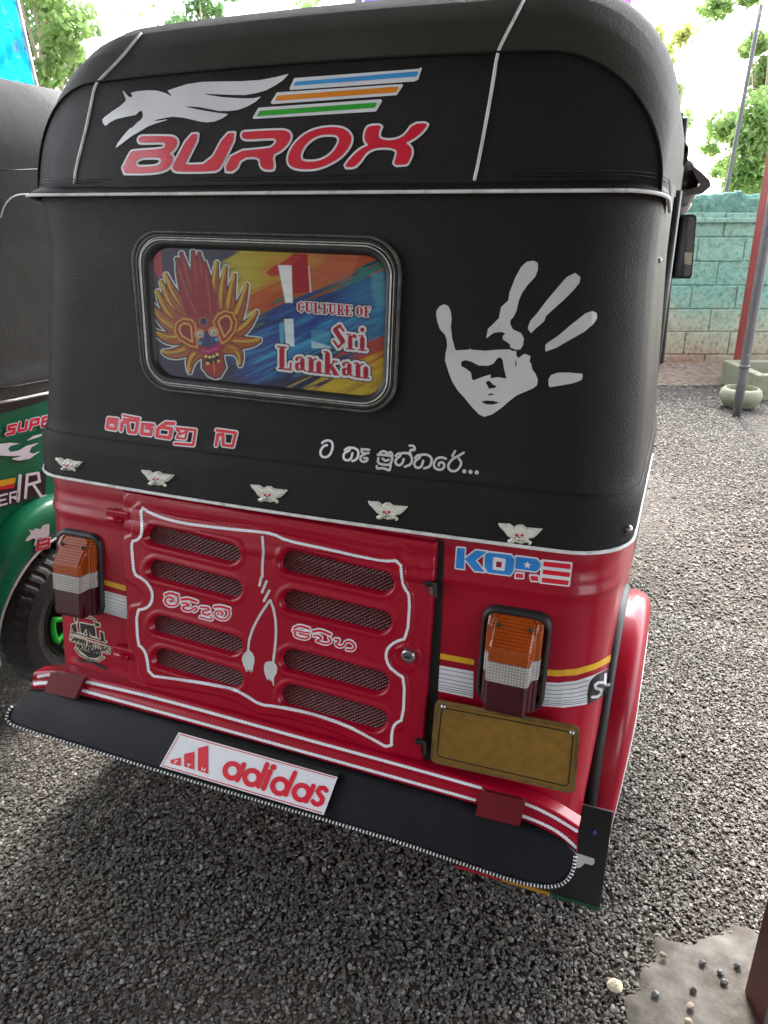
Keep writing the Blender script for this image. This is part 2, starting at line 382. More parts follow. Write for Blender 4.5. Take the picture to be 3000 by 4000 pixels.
def decal(name, mat, shp, surf, parent, off=0.0009, level=0.0, cell=4.0, label=None, relief=None):
    f, (x0, y0, x1, y1) = shp
    m_ = level + 3 * cell
    xs = np.arange(x0 - m_, x1 + m_ + cell, cell); ys = np.arange(y0 - m_, y1 + m_ + cell, cell)
    X, Y = np.meshgrid(xs, ys, indexing='ij'); D = f(X, Y) - level
    D = np.where(np.abs(D) < 1e-6, 1e-6, D)
    ins = D < 0; vid = {}; vs = []; rel = []
    def node(i, j):
        k = (i, j)
        if k not in vid: vid[k] = len(vs); vs.append((xs[i], ys[j])); rel.append(-D[i, j])
        return vid[k]
    def edge(i, j, i2, j2):
        k = (i, j, i2, j2) if (i, j) < (i2, j2) else (i2, j2, i, j)
        if k not in vid:
            a, b_ = D[k[0], k[1]], D[k[2], k[3]]; tt = a / (a - b_)
            vid[k] = len(vs); vs.append((xs[k[0]] + (xs[k[2]] - xs[k[0]]) * tt, ys[k[1]] + (ys[k[3]] - ys[k[1]]) * tt)); rel.append(0.0)
        return vid[k]
    cnt = ins[:-1, :-1].astype(int) + ins[1:, :-1] + ins[1:, 1:] + ins[:-1, 1:]
    fs = []
    for i, j in zip(*np.nonzero(cnt)):
        cs = [(i, j), (i + 1, j), (i + 1, j + 1), (i, j + 1)]
        if cnt[i, j] == 4: fs.append([node(*c_) for c_ in cs]); continue
        io = [ins[c_] for c_ in cs]
        if cnt[i, j] == 2 and io[0] == io[2]:
            for q in range(4):
                if io[q]: fs.append([node(*cs[q]), edge(*cs[q], *cs[(q + 1) % 4]), edge(*cs[q], *cs[(q - 1) % 4])])
            continue
        poly = []
        for q in range(4):
            a, b_ = cs[q], cs[(q + 1) % 4]
            if ins[a]: poly.append(node(*a))
            if ins[a] != ins[b_]: poly.append(edge(*a, *b_))
        if len(poly) > 2: fs.append(poly)
    if not vs: return None
    fun = surf if callable(surf) else (lambda x, y, o_: drape(surf, x, y, o_))
    V = [fun(x, y, off + (relief(r_, x, y) if relief else 0.0)) for (x, y), r_ in zip(vs, rel)]
    o = mesh(name, V, [q[::-1] for q in fs], mat, parent, smooth=bool(relief))
    if label: o['label'] = label
    return o

# ------------------------------------------------------------------ the shell of an auto rickshaw (seen from behind, its middle at x = 0)
def lean(z): return 0.10 + (z - 0.33) * 0.1495
def outline(wd, yr, r_, c_, yf, nr=28, na=8, ns=10):
    pts = []
    yc = yr + c_ + r_
    for k in range(ns): pts.append((-wd, yf + (yc - yf) * k / ns))
    for k in range(na): a = math.pi / 2 * k / na; pts.append((-wd + r_ - r_ * math.cos(a), yc - r_ * math.sin(a)))
    for k in range(nr + 1):
        x = -(wd - r_) + 2 * (wd - r_) * k / nr; pts.append((x, yr + c_ * (x / (wd - r_)) ** 2))
    right = [(-x, y) for x, y in pts[:ns + na]][::-1]
    return pts + right
def shell(rows, yf):      # rows: (z, w, yr, r, c)
    P = []
    for z, wd, yr, r_, c_ in rows: P.append([(x, y, z) for x, y in outline(wd, yr, r_, c_, yf)])
    return grid(P)
def lerp_rows(keys, dz):
    out = []; z = keys[0][0]
    while z < keys[-1][0] - 1e-6:
        for a, b_ in zip(keys[:-1], keys[1:]):
            if a[0] <= z <= b_[0]: tt = (z - a[0]) / (b_[0] - a[0]); out.append(tuple(a[k] + (b_[k] - a[k]) * tt for k in range(len(a)))); break
        z += dz
    out.append(keys[-1]); return out
def body_rows():
    keys = [(0.30, .598, 0, .10, .012), (0.42, .605, 0, .10, .012), (0.90, .615, 0, .10, .012)]
    out = []
    for z, wd, _, r_, c_ in lerp_rows(keys, 0.008):
        sw = 0.0
        for zc, h_, s_ in ((0.776, .0045, .007), (0.815, -.003, .006), (0.605, .0, .01)): sw += h_ * math.exp(-((z - zc) / s_) ** 2)
        out.append((z, wd + sw, lean(z) + 0.004 - sw, r_, c_))
    return out
def curtain_rows():
    keys = [(0.854, .624, 0, .11, .014), (0.87, .629, 0, .11, .014), (0.935, .631, 0, .11, .014), (0.96, .622, 0, .12, .014), (1.15, .612, 0, .13, .014), (1.30, .604, 0, .14, .014), (1.425, .604, 0, .14, .014)]
    out = []
    for z, wd, _, r_, c_ in lerp_rows(keys, 0.02):
        y = lean(z) - 0.008
        if z < 0.95: y -= 0.004
        out.append((z, wd, y, r_, c_))
    return out
def arch(W, H, Rr, z0=1.405, n1=6, n2=14, n3=24, p=2.0):
    pts = [(-W, z0 + (H - Rr - z0) * k / n1) for k in range(n1)]
    for k in range(n2): a = math.pi / 2 * k / n2; pts.append((-W + Rr * (1 - math.cos(a) ** (2 / p)), H - Rr + Rr * math.sin(a) ** (2 / p)))
    half = W - Rr
    for k in range(n3 + 1): x = -half + 2 * half * k / n3; pts.append((x, H + 0.006 * (1 - (x / half) ** 2)))
    return pts + [(-x, z) for x, z in pts[:n1 + n2]][::-1]
def back_cap():
    A = arch(.600, 1.597, .19); ctr = (0.0, 1.405); P = []
    for k in range(17):
        t_ = (k + 0.001) / 16; row = []
        for x, z in A:
            xx = ctr[0] + (x - ctr[0]) * t_; zz = ctr[1] + (z - ctr[1]) * t_
            row.append((xx, lean(zz) - 0.006 + 0.055 * abs(xx / .6) ** 5 + 0.012 * t_ ** 8, zz))
        P.append(row)
    return P
def roof_rows():
    A0 = back_cap()[-1]; P = [A0]
    prof = [(0.02, .601, 1.622, .19), (0.05, .603, 1.652, .195), (0.10, .604, 1.686, .20), (0.16, .605, 1.711, .205), (0.22, .605, 1.725, .21), (0.35, .604, 1.735, .22), (0.6, .602, 1.738, .23), (1.0, .600, 1.735, .24), (1.5, .592, 1.70, .24), (1.72, .585, 1.66, .24)]
    for dy, W, H, Rr in prof:
        A = arch(W, H, Rr)
        P.append([(x, A0[i][1] * (1 - min(1, dy / .3)) + (0.29 + 0.0) * min(1, dy / .3) + dy, z) for i, (x, z) in enumerate(A)])
    return P
def wheel(parent, c, r_=.205, wdt=.10, rim=None, seg=40):
    x, y, z = c
    pr = [(r_ * .56, -wdt * .40), (r_ * .72, -wdt * .5), (r_ * .9, -wdt * .47), (r_ * .97, -wdt * .38), (r_, -wdt * .2), (r_, wdt * .2), (r_ * .97, wdt * .38), (r_ * .9, wdt * .47), (r_ * .72, wdt * .5), (r_ * .56, wdt * .40)]
    pr2 = []
    for (a, h1), (b_, h2) in zip(pr[:-1], pr[1:]):
        pr2 += [(a + (b_ - a) * k / 3, h1 + (h2 - h1) * k / 3) for k in range(3)]
    pr2.append(pr[-1])
    n = 120; vs = []
    for (r0, h) in pr2:
        for k in range(n):
            a = 2 * math.pi * k / n; rr2 = r0
            if r0 > r_ * .9: rr2 = r0 - (.006 if (k % 3 == 0) else 0)
            if abs(h) < wdt * .12 and r0 >= r_ * .99: rr2 = r0 - .004
            vs.append((x + h, y + math.cos(a) * rr2, z + math.sin(a) * rr2))
    fs = [(i * n + k, i * n + (k + 1) % n, (i + 1) * n + (k + 1) % n, (i + 1) * n + k) for i in range(len(pr2) - 1) for k in range(n)]
    wh = mesh('wheel', vs, fs, 'tyre', parent)
    rm = MB().lathe([(r_ * .57, -wdt * .42), (r_ * .57, wdt * .42), (r_ * .53, wdt * .43), (r_ * .50, wdt * .25), (r_ * .2, wdt * .2), (r_ * .16, wdt * .5), (0.001, wdt * .52)], 40, 'X', c).build('rim', 'dark_metal', wh, True)
    if rim:
        q = MB()
        for k in range(5):
            a0 = 2 * math.pi * (k + .5) / 5
            ring = [(x + wdt * .46, y + math.cos(a) * r_ * .44, z + math.sin(a) * r_ * .44) for a in np.linspace(a0 - .42, a0 + .42, 8)]
            ring = [(x + wdt * .46, y + math.cos(a0 - .42) * r_ * .2, z + math.sin(a0 - .42) * r_ * .2)] + ring + [(x + wdt * .46, y + math.cos(a0 + .42) * r_ * .2, z + math.sin(a0 + .42) * r_ * .2)]
            q.tube(ring, .009, 6, True)
        q.build('rim_trim', rim, wh, True)
    return wh
FA = [R(186 - 181 * k / 44) for k in range(45)]
def fender(parent, side, mat, dy=0.0, x0=.575, x1=.673):
    P = []
    for a in FA:
        row = []; xt = x1 - .020 * max(0, 1 - (math.sin(a) * .375 + .03) / .30)
        for xx, sy_, sz_ in ((x0, 1, 1), (x0 + .04, 1, 1), (xt - .032, .998, .998), (xt - .016, .985, .980), (xt - .006, .965, .945), (xt, .935, .88), (xt, .91, .80), (xt - .002, .885, .70)):
            row.append((side * xx, .605 + dy + math.cos(a) * .315 * sy_, .20 + math.sin(a) * .375 * sz_))
        P.append(row)
    v, f = grid(P)
    o = mesh('fender', v, f, mat, parent, True)
    m_ = o.modifiers.new('thick', 'SOLIDIFY'); m_.thickness = .004; m_.offset = -side
    e = P[0]; MB().tube([P[k][-1] for k in range(45)][::-1] + [(q[0], q[1] - .001, q[2] - .001) for q in e[::-1][1:7]] + [(side * (x0 + .05), e[0][1] - .002, e[0][2])], .0042, 6).build('fender_trim', 'piping', o, True)
    return o, P
def resample(p, n_):
    L = [0]
    for a, b_ in zip(p[:-1], p[1:]): L.append(L[-1] + math.dist(a, b_))
    out = []
    for k in range(n_ + 1):
        s_ = L[-1] * k / n_; i = max(j for j in range(len(L)) if L[j] <= s_ + 1e-9); i = min(i, len(p) - 2)
        t_ = (s_ - L[i]) / (L[i + 1] - L[i]); out.append(tuple(p[i][q_] + (p[i + 1][q_] - p[i][q_]) * t_ for q_ in range(len(p[0]))))
    return out

# =================================================================== the red rickshaw
red = empty('auto_rickshaw', (0, 0.9, 0), 'red auto rickshaw with black canvas hood covered in stickers, its back towards the viewer', 'auto rickshaw')
bv, bf = shell(body_rows(), 1.15)
BODY = bvh(bv, bf)
body = mesh('body', bv, bf, 'red_paint', red, True)
cv, cf = shell(curtain_rows(), 0.80)
cv = [((x - .024 * (max(0, z - 1.27) / .15) ** 1.6) if x < -.3 else x, y, z) for x, y, z in cv]
CURT = bvh(cv, cf)
curtain = mesh('rear_curtain', cv, cf, 'canvas', red, True)
cap = back_cap(); kv, kf = grid(cap); CAP = bvh(kv, kf)
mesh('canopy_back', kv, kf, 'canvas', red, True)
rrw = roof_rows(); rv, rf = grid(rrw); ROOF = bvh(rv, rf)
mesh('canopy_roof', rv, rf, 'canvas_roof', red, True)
av = kv + rv; af = [tuple(q) for q in kf] + [tuple(i + len(kv) for i in q) for q in rf]; HOOD = bvh(av, af)
allv = av + cv; allf = af + [tuple(i + len(av) for i in q) for q in cf]
n0 = len(allv); allv = allv + bv; allf = allf + [tuple(i + n0 for i in q) for q in bf]
SKIN = bvh(allv, allf)

def seam(name, pts, r_, mat, parent, surf=HOOD, off=0.001, step=22, sm=1):
    P = [drape(surf, x, y, off) for x, y in dens(smooth_path(pts, sm), step) if surf.ray_cast(CV, Vector(ray(x, y)))[0] is not None]
    return MB().tube(P, r_, 6).build(name, mat, parent, True)
# lip of the hood and its white piping
def droop(x, y): return -.030 * min(1, max(0, (y - .285) / .20)) ** 1.3 if abs(x) > .45 else 0.0
P = []
for dz, g, inn in ((0.006, .001, 0), (0.002, .005, 0), (-0.003, .010, 0), (-0.009, .011, 0), (-0.011, .004, 0)):
    z = 1.415 + dz; P.append([(x * (1 + g * (2.4 if x < -.45 else .6) / .6), y - g, z + droop(x, y)) for x, y in outline(.606, lean(z) - .006, .11, .014, .52)])
v, f = grid(P); mesh('canopy_lip', v, f, 'canvas', red, True)
z = 1.406
pipe_loop = [(x * (1.045 if x < -.45 else 1.010 if x > .45 else 1.02), y - .013, z + droop(x, y)) for x, y in outline(.606, lean(z) - .006, .11, .014, .52)]
MB().tube(pipe_loop, [.0030 * min(1, (min(k, len(pipe_loop) - 1 - k) + .3) / 4) for k in range(len(pipe_loop))], 8).build('piping', 'piping', red, True)
z = .857
MB().tube([(x * 1.004, y - .003, z) for x, y in outline(.625, lean(z) - .0125, .11, .014, .80)], .0034, 8).build('piping', 'piping', red, True)
seam('piping', [(552, 133), (470, 235), (392, 312), (372, 340), (360, 400), (335, 520), (300, 650), (290, 735)], .0028, 'piping', red)
seam('piping', [(2050, -6), (2018, 60), (1960, 170), (1942, 215), (1925, 330), (1895, 500), (1868, 640), (1853, 706)], .0028, 'piping', red)
# the crease seam where back and roof of the hood meet
MB().tube([(x, y - .002, z + .001) for x, y, z in rrw[0]], .0022, 6).build('hood_seam', 'canvas', red, True)
# stitched binding lines
st = MB()
for dd in (.009, .014):
    st.tube([(x * 1.005, y - .004, 1.419 + dd + droop(x, y)) for x, y in outline(.606, lean(1.43) - .004, .11, .014, .6)], .0009, 5)
st.build('stitching', 'rubber', red, True)
st = MB(); st.tube([(x * 1.002, y - .002, .951) for x, y in outline(.626, lean(.951) - .011, .11, .014, .8)], .0009, 5); st.build('stitching', 'canvas', red, True)

# underside, cabin, front: what shows through the window, under the lip and from the side
MB().box((0, .75, .30), (1.06, 1.0, .05)).build('floor_pan', 'dark_metal', red)
q = MB(); q.box((0, 1.75, .28), (1.0, 1.2, .03)); q.build('footboard', 'dark_metal', red)
sb = MB().box((0, .50, 1.0), (1.06, .14, .36)).build('seat_back', 'seat', red, bev=.03)
MB().box((0, .78, .66), (1.06, .46, .14)).build('seat', 'seat', red, bev=.03)
MB().box((0, 1.45, .68), (.5, .34, .12)).build('driver_seat', 'seat', red, bev=.03)
MB().tube([(0, 2.28, .35), (0, 2.1, .9), (0, 2.02, .98)], .03, 8).tube([(-.3, 2.0, 1.0), (0, 2.03, .98), (.3, 2.0, 1.0)], .014, 8).build('handlebar', 'dark_metal', red, True)
ws = MB()
for p_ in ([(-.56, 1.98, 1.66), (-.58, 2.22, .82)], [(.56, 1.98, 1.66), (.58, 2.22, .82)], [(-.56, 1.98, 1.66), (.56, 1.98, 1.66)], [(-.58, 2.22, .84), (.58, 2.22, .84)], [(.0, 1.98, 1.66), (0, 2.2, .84)]): ws.tube(p_, .018, 8)
ws.build('windscreen_frame', 'rubber', red, True)
nose = []
for k in range(9):
    z = .25 + .6 * k / 8; row = []
    for j in range(17):
        a = math.pi * j / 16; wd = .42 + .16 * k / 8; row.append((-math.cos(a) * wd, 2.2 + math.sin(a) * .30 * (1 - .25 * k / 8), z))
    nose.append(row)
v, f = grid(nose); mesh('front_cowl', v, f, 'red_paint', red, True)
wheel(red, (0, 2.35, .205))
for sx_ in (-1, 1):
    MB().tube([(sx_ * .60, 1.0, .88), (sx_ * .60, 1.0, 1.42)], .014, 8).build('side_pillar', 'dark_metal', red, True)
    MB().tube([(sx_ * .58, 1.2, .34), (sx_ * .58, 2.2, .34)], .02, 8).build('side_rail', 'dark_metal', red, True)
# snaps and strap on the right edge of the canopy
for yy, zz in ((.76, 1.30), (.76, 1.15), (.75, 1.03), (.74, .94)):
    MB().lathe([(.001, .004), (.003, .0035), (.0045, .001), (.0045, -.004)], 10, 'X', (.606 if zz > 1 else .618, yy - .32, zz)).build('snap', 'steel', red, True)
q = MB().lathe([(.001, -.004), (.006, -.003), (.007, 0), (.007, .006)], 12, 'Y', tuple(drape(CURT, 2448, 2068, .003))); q.build('snap', 'steel', red, True)

# ---- rear window
def homog(q):
    (x0, y0), (x1, y1), (x2, y2), (x3, y3) = q
    A = []; B = []
    for (u, v_), (X, Y) in zip(((0, 0), (1, 0), (1, 1), (0, 1)), q):
        A.append([u, v_, 1, 0, 0, 0, -u * X, -v_ * X]); B.append(X)
        A.append([0, 0, 0, u, v_, 1, -u * Y, -v_ * Y]); B.append(Y)
    h = np.linalg.solve(np.array(A, float), np.array(B, float))
    def m_(u, v_):
        d_ = h[6] * u + h[7] * v_ + 1; return ((h[0] * u + h[1] * v_ + h[2]) / d_, (h[3] * u + h[4] * v_ + h[5]) / d_)
    return m_
def rrect(ru, rv_, n=10):
    pts = []
    for cu, cv_, a0 in ((1 - ru, rv_, -90), (1 - ru, 1 - rv_, 0), (ru, 1 - rv_, 90), (ru, rv_, 180)):
        for k in range(n + 1): a = R(a0 + 90 * k / n); pts.append((cu + ru * math.cos(a), cv_ + rv_ * math.sin(a)))
    out = []
    for a, b_ in zip(pts, pts[1:] + pts[:1]):
        L = math.hypot(b_[0] - a[0], b_[1] - a[1]); k = max(1, int(L / .06)); out += [(a[0] + (b_[0] - a[0]) * i / k, a[1] + (b_[1] - a[1]) * i / k) for i in range(k)]
    return out
QO = [(511, 897), (1577, 921), (1547, 1627), (566, 1519)]
QI = [(593, 966), (1512, 1003), (1494, 1552), (622, 1462)]
hO, hI = homog(QO), homog(QI)
uv = rrect(.12, .20); uvi = rrect(.09, .15)
while len(uvi) != len(uv):
    L = min(len(uv), len(uvi)); uv = [uv[int(i * len(uv) / L)] for i in range(L)]; uvi = [uvi[int(i * len(uvi) / L)] for i in range(L)]
LO = [hO(*q) for q in uv]; LI = [hI(*q) for q in uvi]
def wl(t_, off): return [drape(CURT, a[0] + (b_[0] - a[0]) * t_, a[1] + (b_[1] - a[1]) * t_, off) for a, b_ in zip(LO, LI)]
def wloops(name, spec, mat, parent):
    P = [wl(*s_) for s_ in spec]; P = [p + [p[0]] for p in P]; v, f = grid(P); return mesh(name, v, f, mat, parent, True)
wf = wloops('window_frame', [(0.20, .006), (0.24, .0085), (.32, .0085), (.40, .0075), (.44, .004), (.50, .004), (.54, .009), (.60, .011), (.78, .010), (.92, .006), (1.0, .001)], 'rubber', red)
wloops('aged_edge', [(.02, .000), (.04, .006), (.08, .010), (.13, .010), (.18, .007), (.21, .004)], 'rubber_aged', wf)
MB().tube(wl(.42, .007), .0013, 5, True).build('trim_line', 'trim_line', wf, True)
MB().tube(wl(.56, .0115), .0016, 5, True).build('trim_line', 'trim_line', wf, True)

# printed film in the window
def paint_window():
    xs = np.arange(585, 1525, 2.4); ys = np.arange(955, 1565, 2.4)
    X, Y = np.meshgrid(xs, ys, indexing='ij')
    img = np.zeros(X.shape + (3,)); img[:] = (0.018, 0.022, 0.060)
    def put(mask, col, a=1.0):
        mk = np.clip(mask, 0, 1)[..., None] * a; img[:] = img * (1 - mk) + np.array(col) * mk
    def inside(d, soft=1.5): return np.clip(0.5 - d / soft, 0, 1)
    r2 = np.random.default_rng(3)
    def nz(s, ax=1.0, ang=0.0, seed=0):
        r3 = np.random.default_rng(seed); ca, sa = math.cos(ang), math.sin(ang)
        U = (X * ca + Y * sa) / (s * ax); V = (-X * sa + Y * ca) / s
        U = U - U.min(); V = V - V.min(); g = r3.random((int(U.max()) + 3, int(V.max()) + 3))
        i, j = U.astype(int), V.astype(int); a, b_ = U - i, V - j; a = a * a * (3 - 2 * a); b_ = b_ * b_ * (3 - 2 * b_)
        return (g[i, j] * (1 - a) + g[i + 1, j] * a) * (1 - b_) + (g[i, j + 1] * (1 - a) + g[i + 1, j + 1] * a) * b_
    A = -0.42
    st1 = nz(14, 9, A, 1); st2 = nz(7, 12, A, 2); st3 = nz(30, 5, A, 3)
    v = (Y - 1220) + 0.42 * (X - 1250)       # distance across the diagonal sweep
    jit = (st1 - .5) * 90 + (st2 - .5) * 50
    on = (X > 830)
    def band(lo, hi, col, soft=22, a=1.0, x0=850, cond=1.0):
        e = np.clip((v + jit - lo) / soft, 0, 1) * np.clip((hi - v - jit) / soft, 0, 1); put(e * np.clip((X - x0 + jit) / 60, 0, 1) * cond, col, a)
    band(-420, -95, (0.42, 0.34, 0.030), 30, x0=870)
    band(-330, -150, (0.50, 0.15, 0.03), 60, .6, x0=1000)
    band(-200, -75, (0.42, 0.05, 0.02), 30, .85, x0=930)
    band(-300, -120, (0.40, 0.03, 0.03), 50, .75, x0=1240)
    band(-95, -60, (0.02, 0.20, 0.13), 16, 1, x0=940)
    band(-60, 150, (0.020, 0.055, 0.24), 20, x0=900)
    band(-20, 190, (0.03, 0.22, 0.46), 60, .8, x0=930, cond=np.clip(st2 * 2 - .55, 0, 1))
    band(60, 230, (0.05, 0.32, 0.55), 30, .85, x0=960, cond=np.clip(st1 * 2.4 - .8, 0, 1))
    band(150, 330, (0.015, 0.025, 0.075), 30, .9, x0=900, cond=np.clip(st2 * 3 - .9, 0, 1))
    put(np.clip((X - 1290) / 120, 0, 1) * np.clip((430 - np.abs(Y - 1250) * 2.0) / 160, 0, 1), (0.06, 0.24, 0.40), .45)
    band(255, 420, (0.50, 0.36, 0.03), 25, x0=1080)
    band(215, 300, (0.42, 0.05, 0.02), 25, .9, x0=1330)
    band(330, 460, (0.30, 0.20, 0.03), 30, .8, x0=1080, cond=np.clip(st2 * 3 - 1.3, 0, 1))
    s = 500 / 1659.0
    W1 = lambda pts: Z(560, 940, s, pts)
    W2 = lambda pts: Z(1000, 960, 560 / 1659.0, pts)
    put(inside(sd_poly(X, Y, W1([(130, 130), (240, 120), (255, 460), (215, 500), (150, 400)])), 5), (0.36, 0.02, 0.03))
    # big red brush stripe; pale bars paint the daylight seen through the film
    put(inside(sd_poly(X, Y, W2([(420, 90), (600, 95), (625, 530), (430, 560), (415, 250)])), 4), (0.34, 0.012, 0.022))
    put(inside(sd_poly(X, Y, W2([(610, 95), (1200, 100), (1100, 380), (640, 540)])), 9), (0.46, 0.15, 0.07), .5)
    put(inside(sd_poly(X, Y, W2([(120, 310), (200, 240), (290, 200), (410, 120), (560, 95), (420, 240), (270, 340), (180, 360)])), 4), (0.42, 0.03, 0.03))
    put(inside(sd_poly(X, Y, W2([(260, 225), (415, 230), (430, 660), (345, 660)])), 3), (0.80, 0.92, 0.90), .88)
    put(inside(sd_poly(X, Y, W2([(330, 850), (435, 845), (450, 1165), (350, 1165)])), 3), (0.72, 0.88, 0.85), .85)
    put(inside(sd_poly(X, Y, W2([(272, 900), (330, 880), (330, 1160), (285, 1165)])), 3), (0.10, 0.42, 0.52), .8)
    put(inside(sd_poly(X, Y, W2([(640, 980), (870, 980), (870, 1110), (760, 1110), (870, 1180), (655, 1190)])), 4), (0.10, 0.36, 0.45), .5)
    put(inside(sd_poly(X, Y, W2([(640, 1100), (860, 1165), (870, 1190), (650, 1185)])), 4), (0.5, 0.7, 0.75), .7)
    put(inside(sd_poly(X, Y, W2([(610, 230), (622, 230), (645, 540), (628, 540)])), 3), (0.7, 0.8, 0.75), .8)
    put(inside(sd_poly(X, Y, W2([(1330, 330), (1480, 300), (1505, 650), (1400, 700), (1350, 560)])), 14), (0.10, 0.38, 0.40), .6)
    # ---- carved festival mask with flame hair (plain folk mask)
    flames = []
    def flame(base, tip, bend, wd):
        bx, by = base; tx, ty = tip; mx_, my_ = (bx + tx) / 2 + bend[0], (by + ty) / 2 + bend[1]
        P = [((1 - k) ** 2 * bx + 2 * k * (1 - k) * mx_ + k * k * tx, (1 - k) ** 2 * by + 2 * k * (1 - k) * my_ + k * k * ty) for k in np.linspace(0, 1, 14)]
        d = np.full(X.shape, 1e9)
        for i in range(13):
            r_ = wd * (1 - (i / 13.0) ** 1.6) + 6
            d = np.minimum(d, sd_stroke(X, Y, W1([P[i], P[i + 1]]), r_ * s * 2))
        return d, P, wd
    spec = [((620, 1000), (300, 445), (-20, 90), 75), ((560, 1060), (245, 540), (-30, 90), 80), ((520, 1100), (195, 665), (-50, 80), 80), ((480, 1150), (125, 835), (-40, 90), 85),
            ((480, 1250), (165, 1175), (-20, 90), 75), ((620, 1390), (270, 1440), (-60, 90), 70), ((720, 1450), (610, 1700), (-70, -60), 65),
            ((960, 960), (960, 290), (-60, 60), 70), ((1040, 960), (1075, 355), (-60, 60), 72), ((1110, 1010), (1190, 450), (-40, 60), 75), ((1160, 1070), (1345, 580), (10, 80), 80),
            ((1140, 1200), (1470, 930), (10, 120), 80), ((1120, 1310), (1510, 1290), (80, 40), 75), ((1080, 1400), (1260, 1610), (120, -130), 60)]
    reds = [((760, 1000), (500, 170), (-40, 0), 90), ((800, 1000), (650, 150), (-20, 0), 90), ((850, 980), (730, 170), (0, 0), 90), ((880, 960), (800, 290), (10, 0), 85), ((690, 1000), (450, 350), (-30, 20), 80), ((700, 960), (440, 240), (-30, 40), 60)]
    F = [flame(*q) for q in spec]; G = [flame(*q) for q in reds]
    face = W1([(400, 1090), (430, 1010), (560, 990), (700, 980), (900, 960), (1000, 900), (1120, 890), (1230, 980), (1240, 1130), (1180, 1250), (1080, 1350), (1030, 1430), (1050, 1580), (1070, 1640), (1000, 1760), (940, 1780), (850, 1740), (780, 1650), (780, 1540), (760, 1460), (600, 1400), (460, 1290), (400, 1190)])
    tot = sd_poly(X, Y, face)
    for d, _, _ in F + G: tot = np.minimum(tot, d)
    put(inside(tot - 9), (0.62, 0.72, 0.70)); put(inside(tot - 5), (0.012, 0.010, 0.016))
    for k, (d, P, wd) in enumerate(F):
        put(inside(d - 3), (0.03, 0.008, 0.008)); put(inside(d), (0.34, 0.085, 0.018))
        Q = W1(P)
        put(inside(sd_stroke(X, Y, [(a - 5, b_ - 3) for a, b_ in Q[2:]], wd * s * .55), 3), (0.56, 0.36, 0.03), .9)
        put(inside(sd_stroke(X, Y, [(a + 6, b_ + 3) for a, b_ in Q[:11]], 3.5), 2), (0.12, 0.02, 0.01), .8)
        put(inside(sd_stroke(X, Y, [(a + 1, b_) for a, b_ in Q[:12]], 2.4), 2), (0.10, 0.02, 0.01), .7)
    put(inside(sd_poly(X, Y, W1([(520, 820), (900, 760), (1100, 880), (900, 1100), (560, 1130), (380, 1050)])), 40), (0.30, 0.04, 0.02), .8)
    for k, (d, P, wd) in enumerate(G):
        put(inside(d - 2), (0.10, 0.004, 0.012)); put(inside(d), (0.26, 0.010, 0.026))
        Q = W1(P); put(inside(sd_stroke(X, Y, Q[:12], 2.2), 2), (0.50, 0.20, 0.06), .7)
        put(inside(sd_stroke(X, Y, [(a + 10, b_) for a, b_ in Q[:11]], 4), 4), (0.12, 0.003, 0.012), .7)
    put(inside(sd_poly(X, Y, face)), (0.25, 0.025, 0.018))
    def hearts(col, g, a=1):
        put(inside(sd_poly(X, Y, W1([(690, 1090), (640, 1020), (520, 1000), (420, 1060), (400, 1170), (450, 1280), (600, 1370), (720, 1400)])) + g, 2), col, a)
        put(inside(sd_poly(X, Y, W1([(900, 1050), (960, 950), (1060, 900), (1170, 930), (1225, 1050), (1200, 1180), (1110, 1290), (1020, 1350)])) + g, 2), col, a)
    hearts((0.55, 0.34, 0.03), 0); hearts((0.30, 0.02, 0.02), 6); hearts((0.58, 0.40, 0.08), 18); hearts((0.24, 0.008, 0.02), 24)
    def blob(x, y, r_, col, a=1): put(inside(np.hypot(X - (560 + x * s), Y - (940 + y * s)) - r_ * s, 2), col, a)
    for x, y in ((735, 1215), (915, 1185)):
        blob(x, y, 78, (0.45, 0.10, 0.04)); blob(x, y, 60, (0.60, 0.45, 0.20)); blob(x, y, 46, (0.40, 0.03, 0.04)); blob(x, y, 34, (0.50, 0.65, 0.60)); blob(x + 5, y + 5, 16, (0.01, 0.05, 0.06))
    blob(785, 1050, 58, (0.50, 0.15, 0.04)); blob(785, 1050, 48, (0.015, 0.02, 0.10))
    put(inside(sd_poly(X, Y, W1([(790, 1180), (840, 1170), (870, 1240), (960, 1240), (980, 1300), (930, 1370), (850, 1390), (760, 1360), (720, 1310), (740, 1270), (790, 1250)]))), (0.012, 0.022, 0.11))
    blob(742, 1325, 22, (0.05, 0.35, 0.55)); blob(958, 1280, 24, (0.05, 0.38, 0.60)); blob(790, 1300, 26, (0.02, 0.06, 0.2)); blob(895, 1280, 26, (0.02, 0.06, 0.2))
    put(inside(sd_poly(X, Y, W1([(730, 1370), (850, 1395), (990, 1320), (1000, 1400), (940, 1480), (840, 1490), (760, 1450)]))), (0.30, 0.004, 0.09))
    put(inside(sd_stroke(X, Y, W1([(770, 1420), (850, 1440), (960, 1390)]), 4)), (0.60, 0.10, 0.25))
    put(inside(sd_poly(X, Y, W1([(790, 1490), (980, 1450), (1000, 1560), (900, 1600), (820, 1580)]))), (0.015, 0.004, 0.004))
    put(inside(sd_poly(X, Y, W1([(860, 1590), (960, 1580), (1020, 1640), (950, 1740), (880, 1700), (840, 1640)]))), (0.34, 0.01, 0.02))
    for x, y in ((815, 1500), (865, 1510), (915, 1500), (962, 1475), (840, 1590), (980, 1560)): blob(x, y, 20, (0.60, 0.52, 0.15))
    put(inside(sd_stroke(X, Y, W1([(915, 1560), (930, 1720)]), 3)), (0.6, 0.25, 0.08))
    # ---- lettering
    T = []
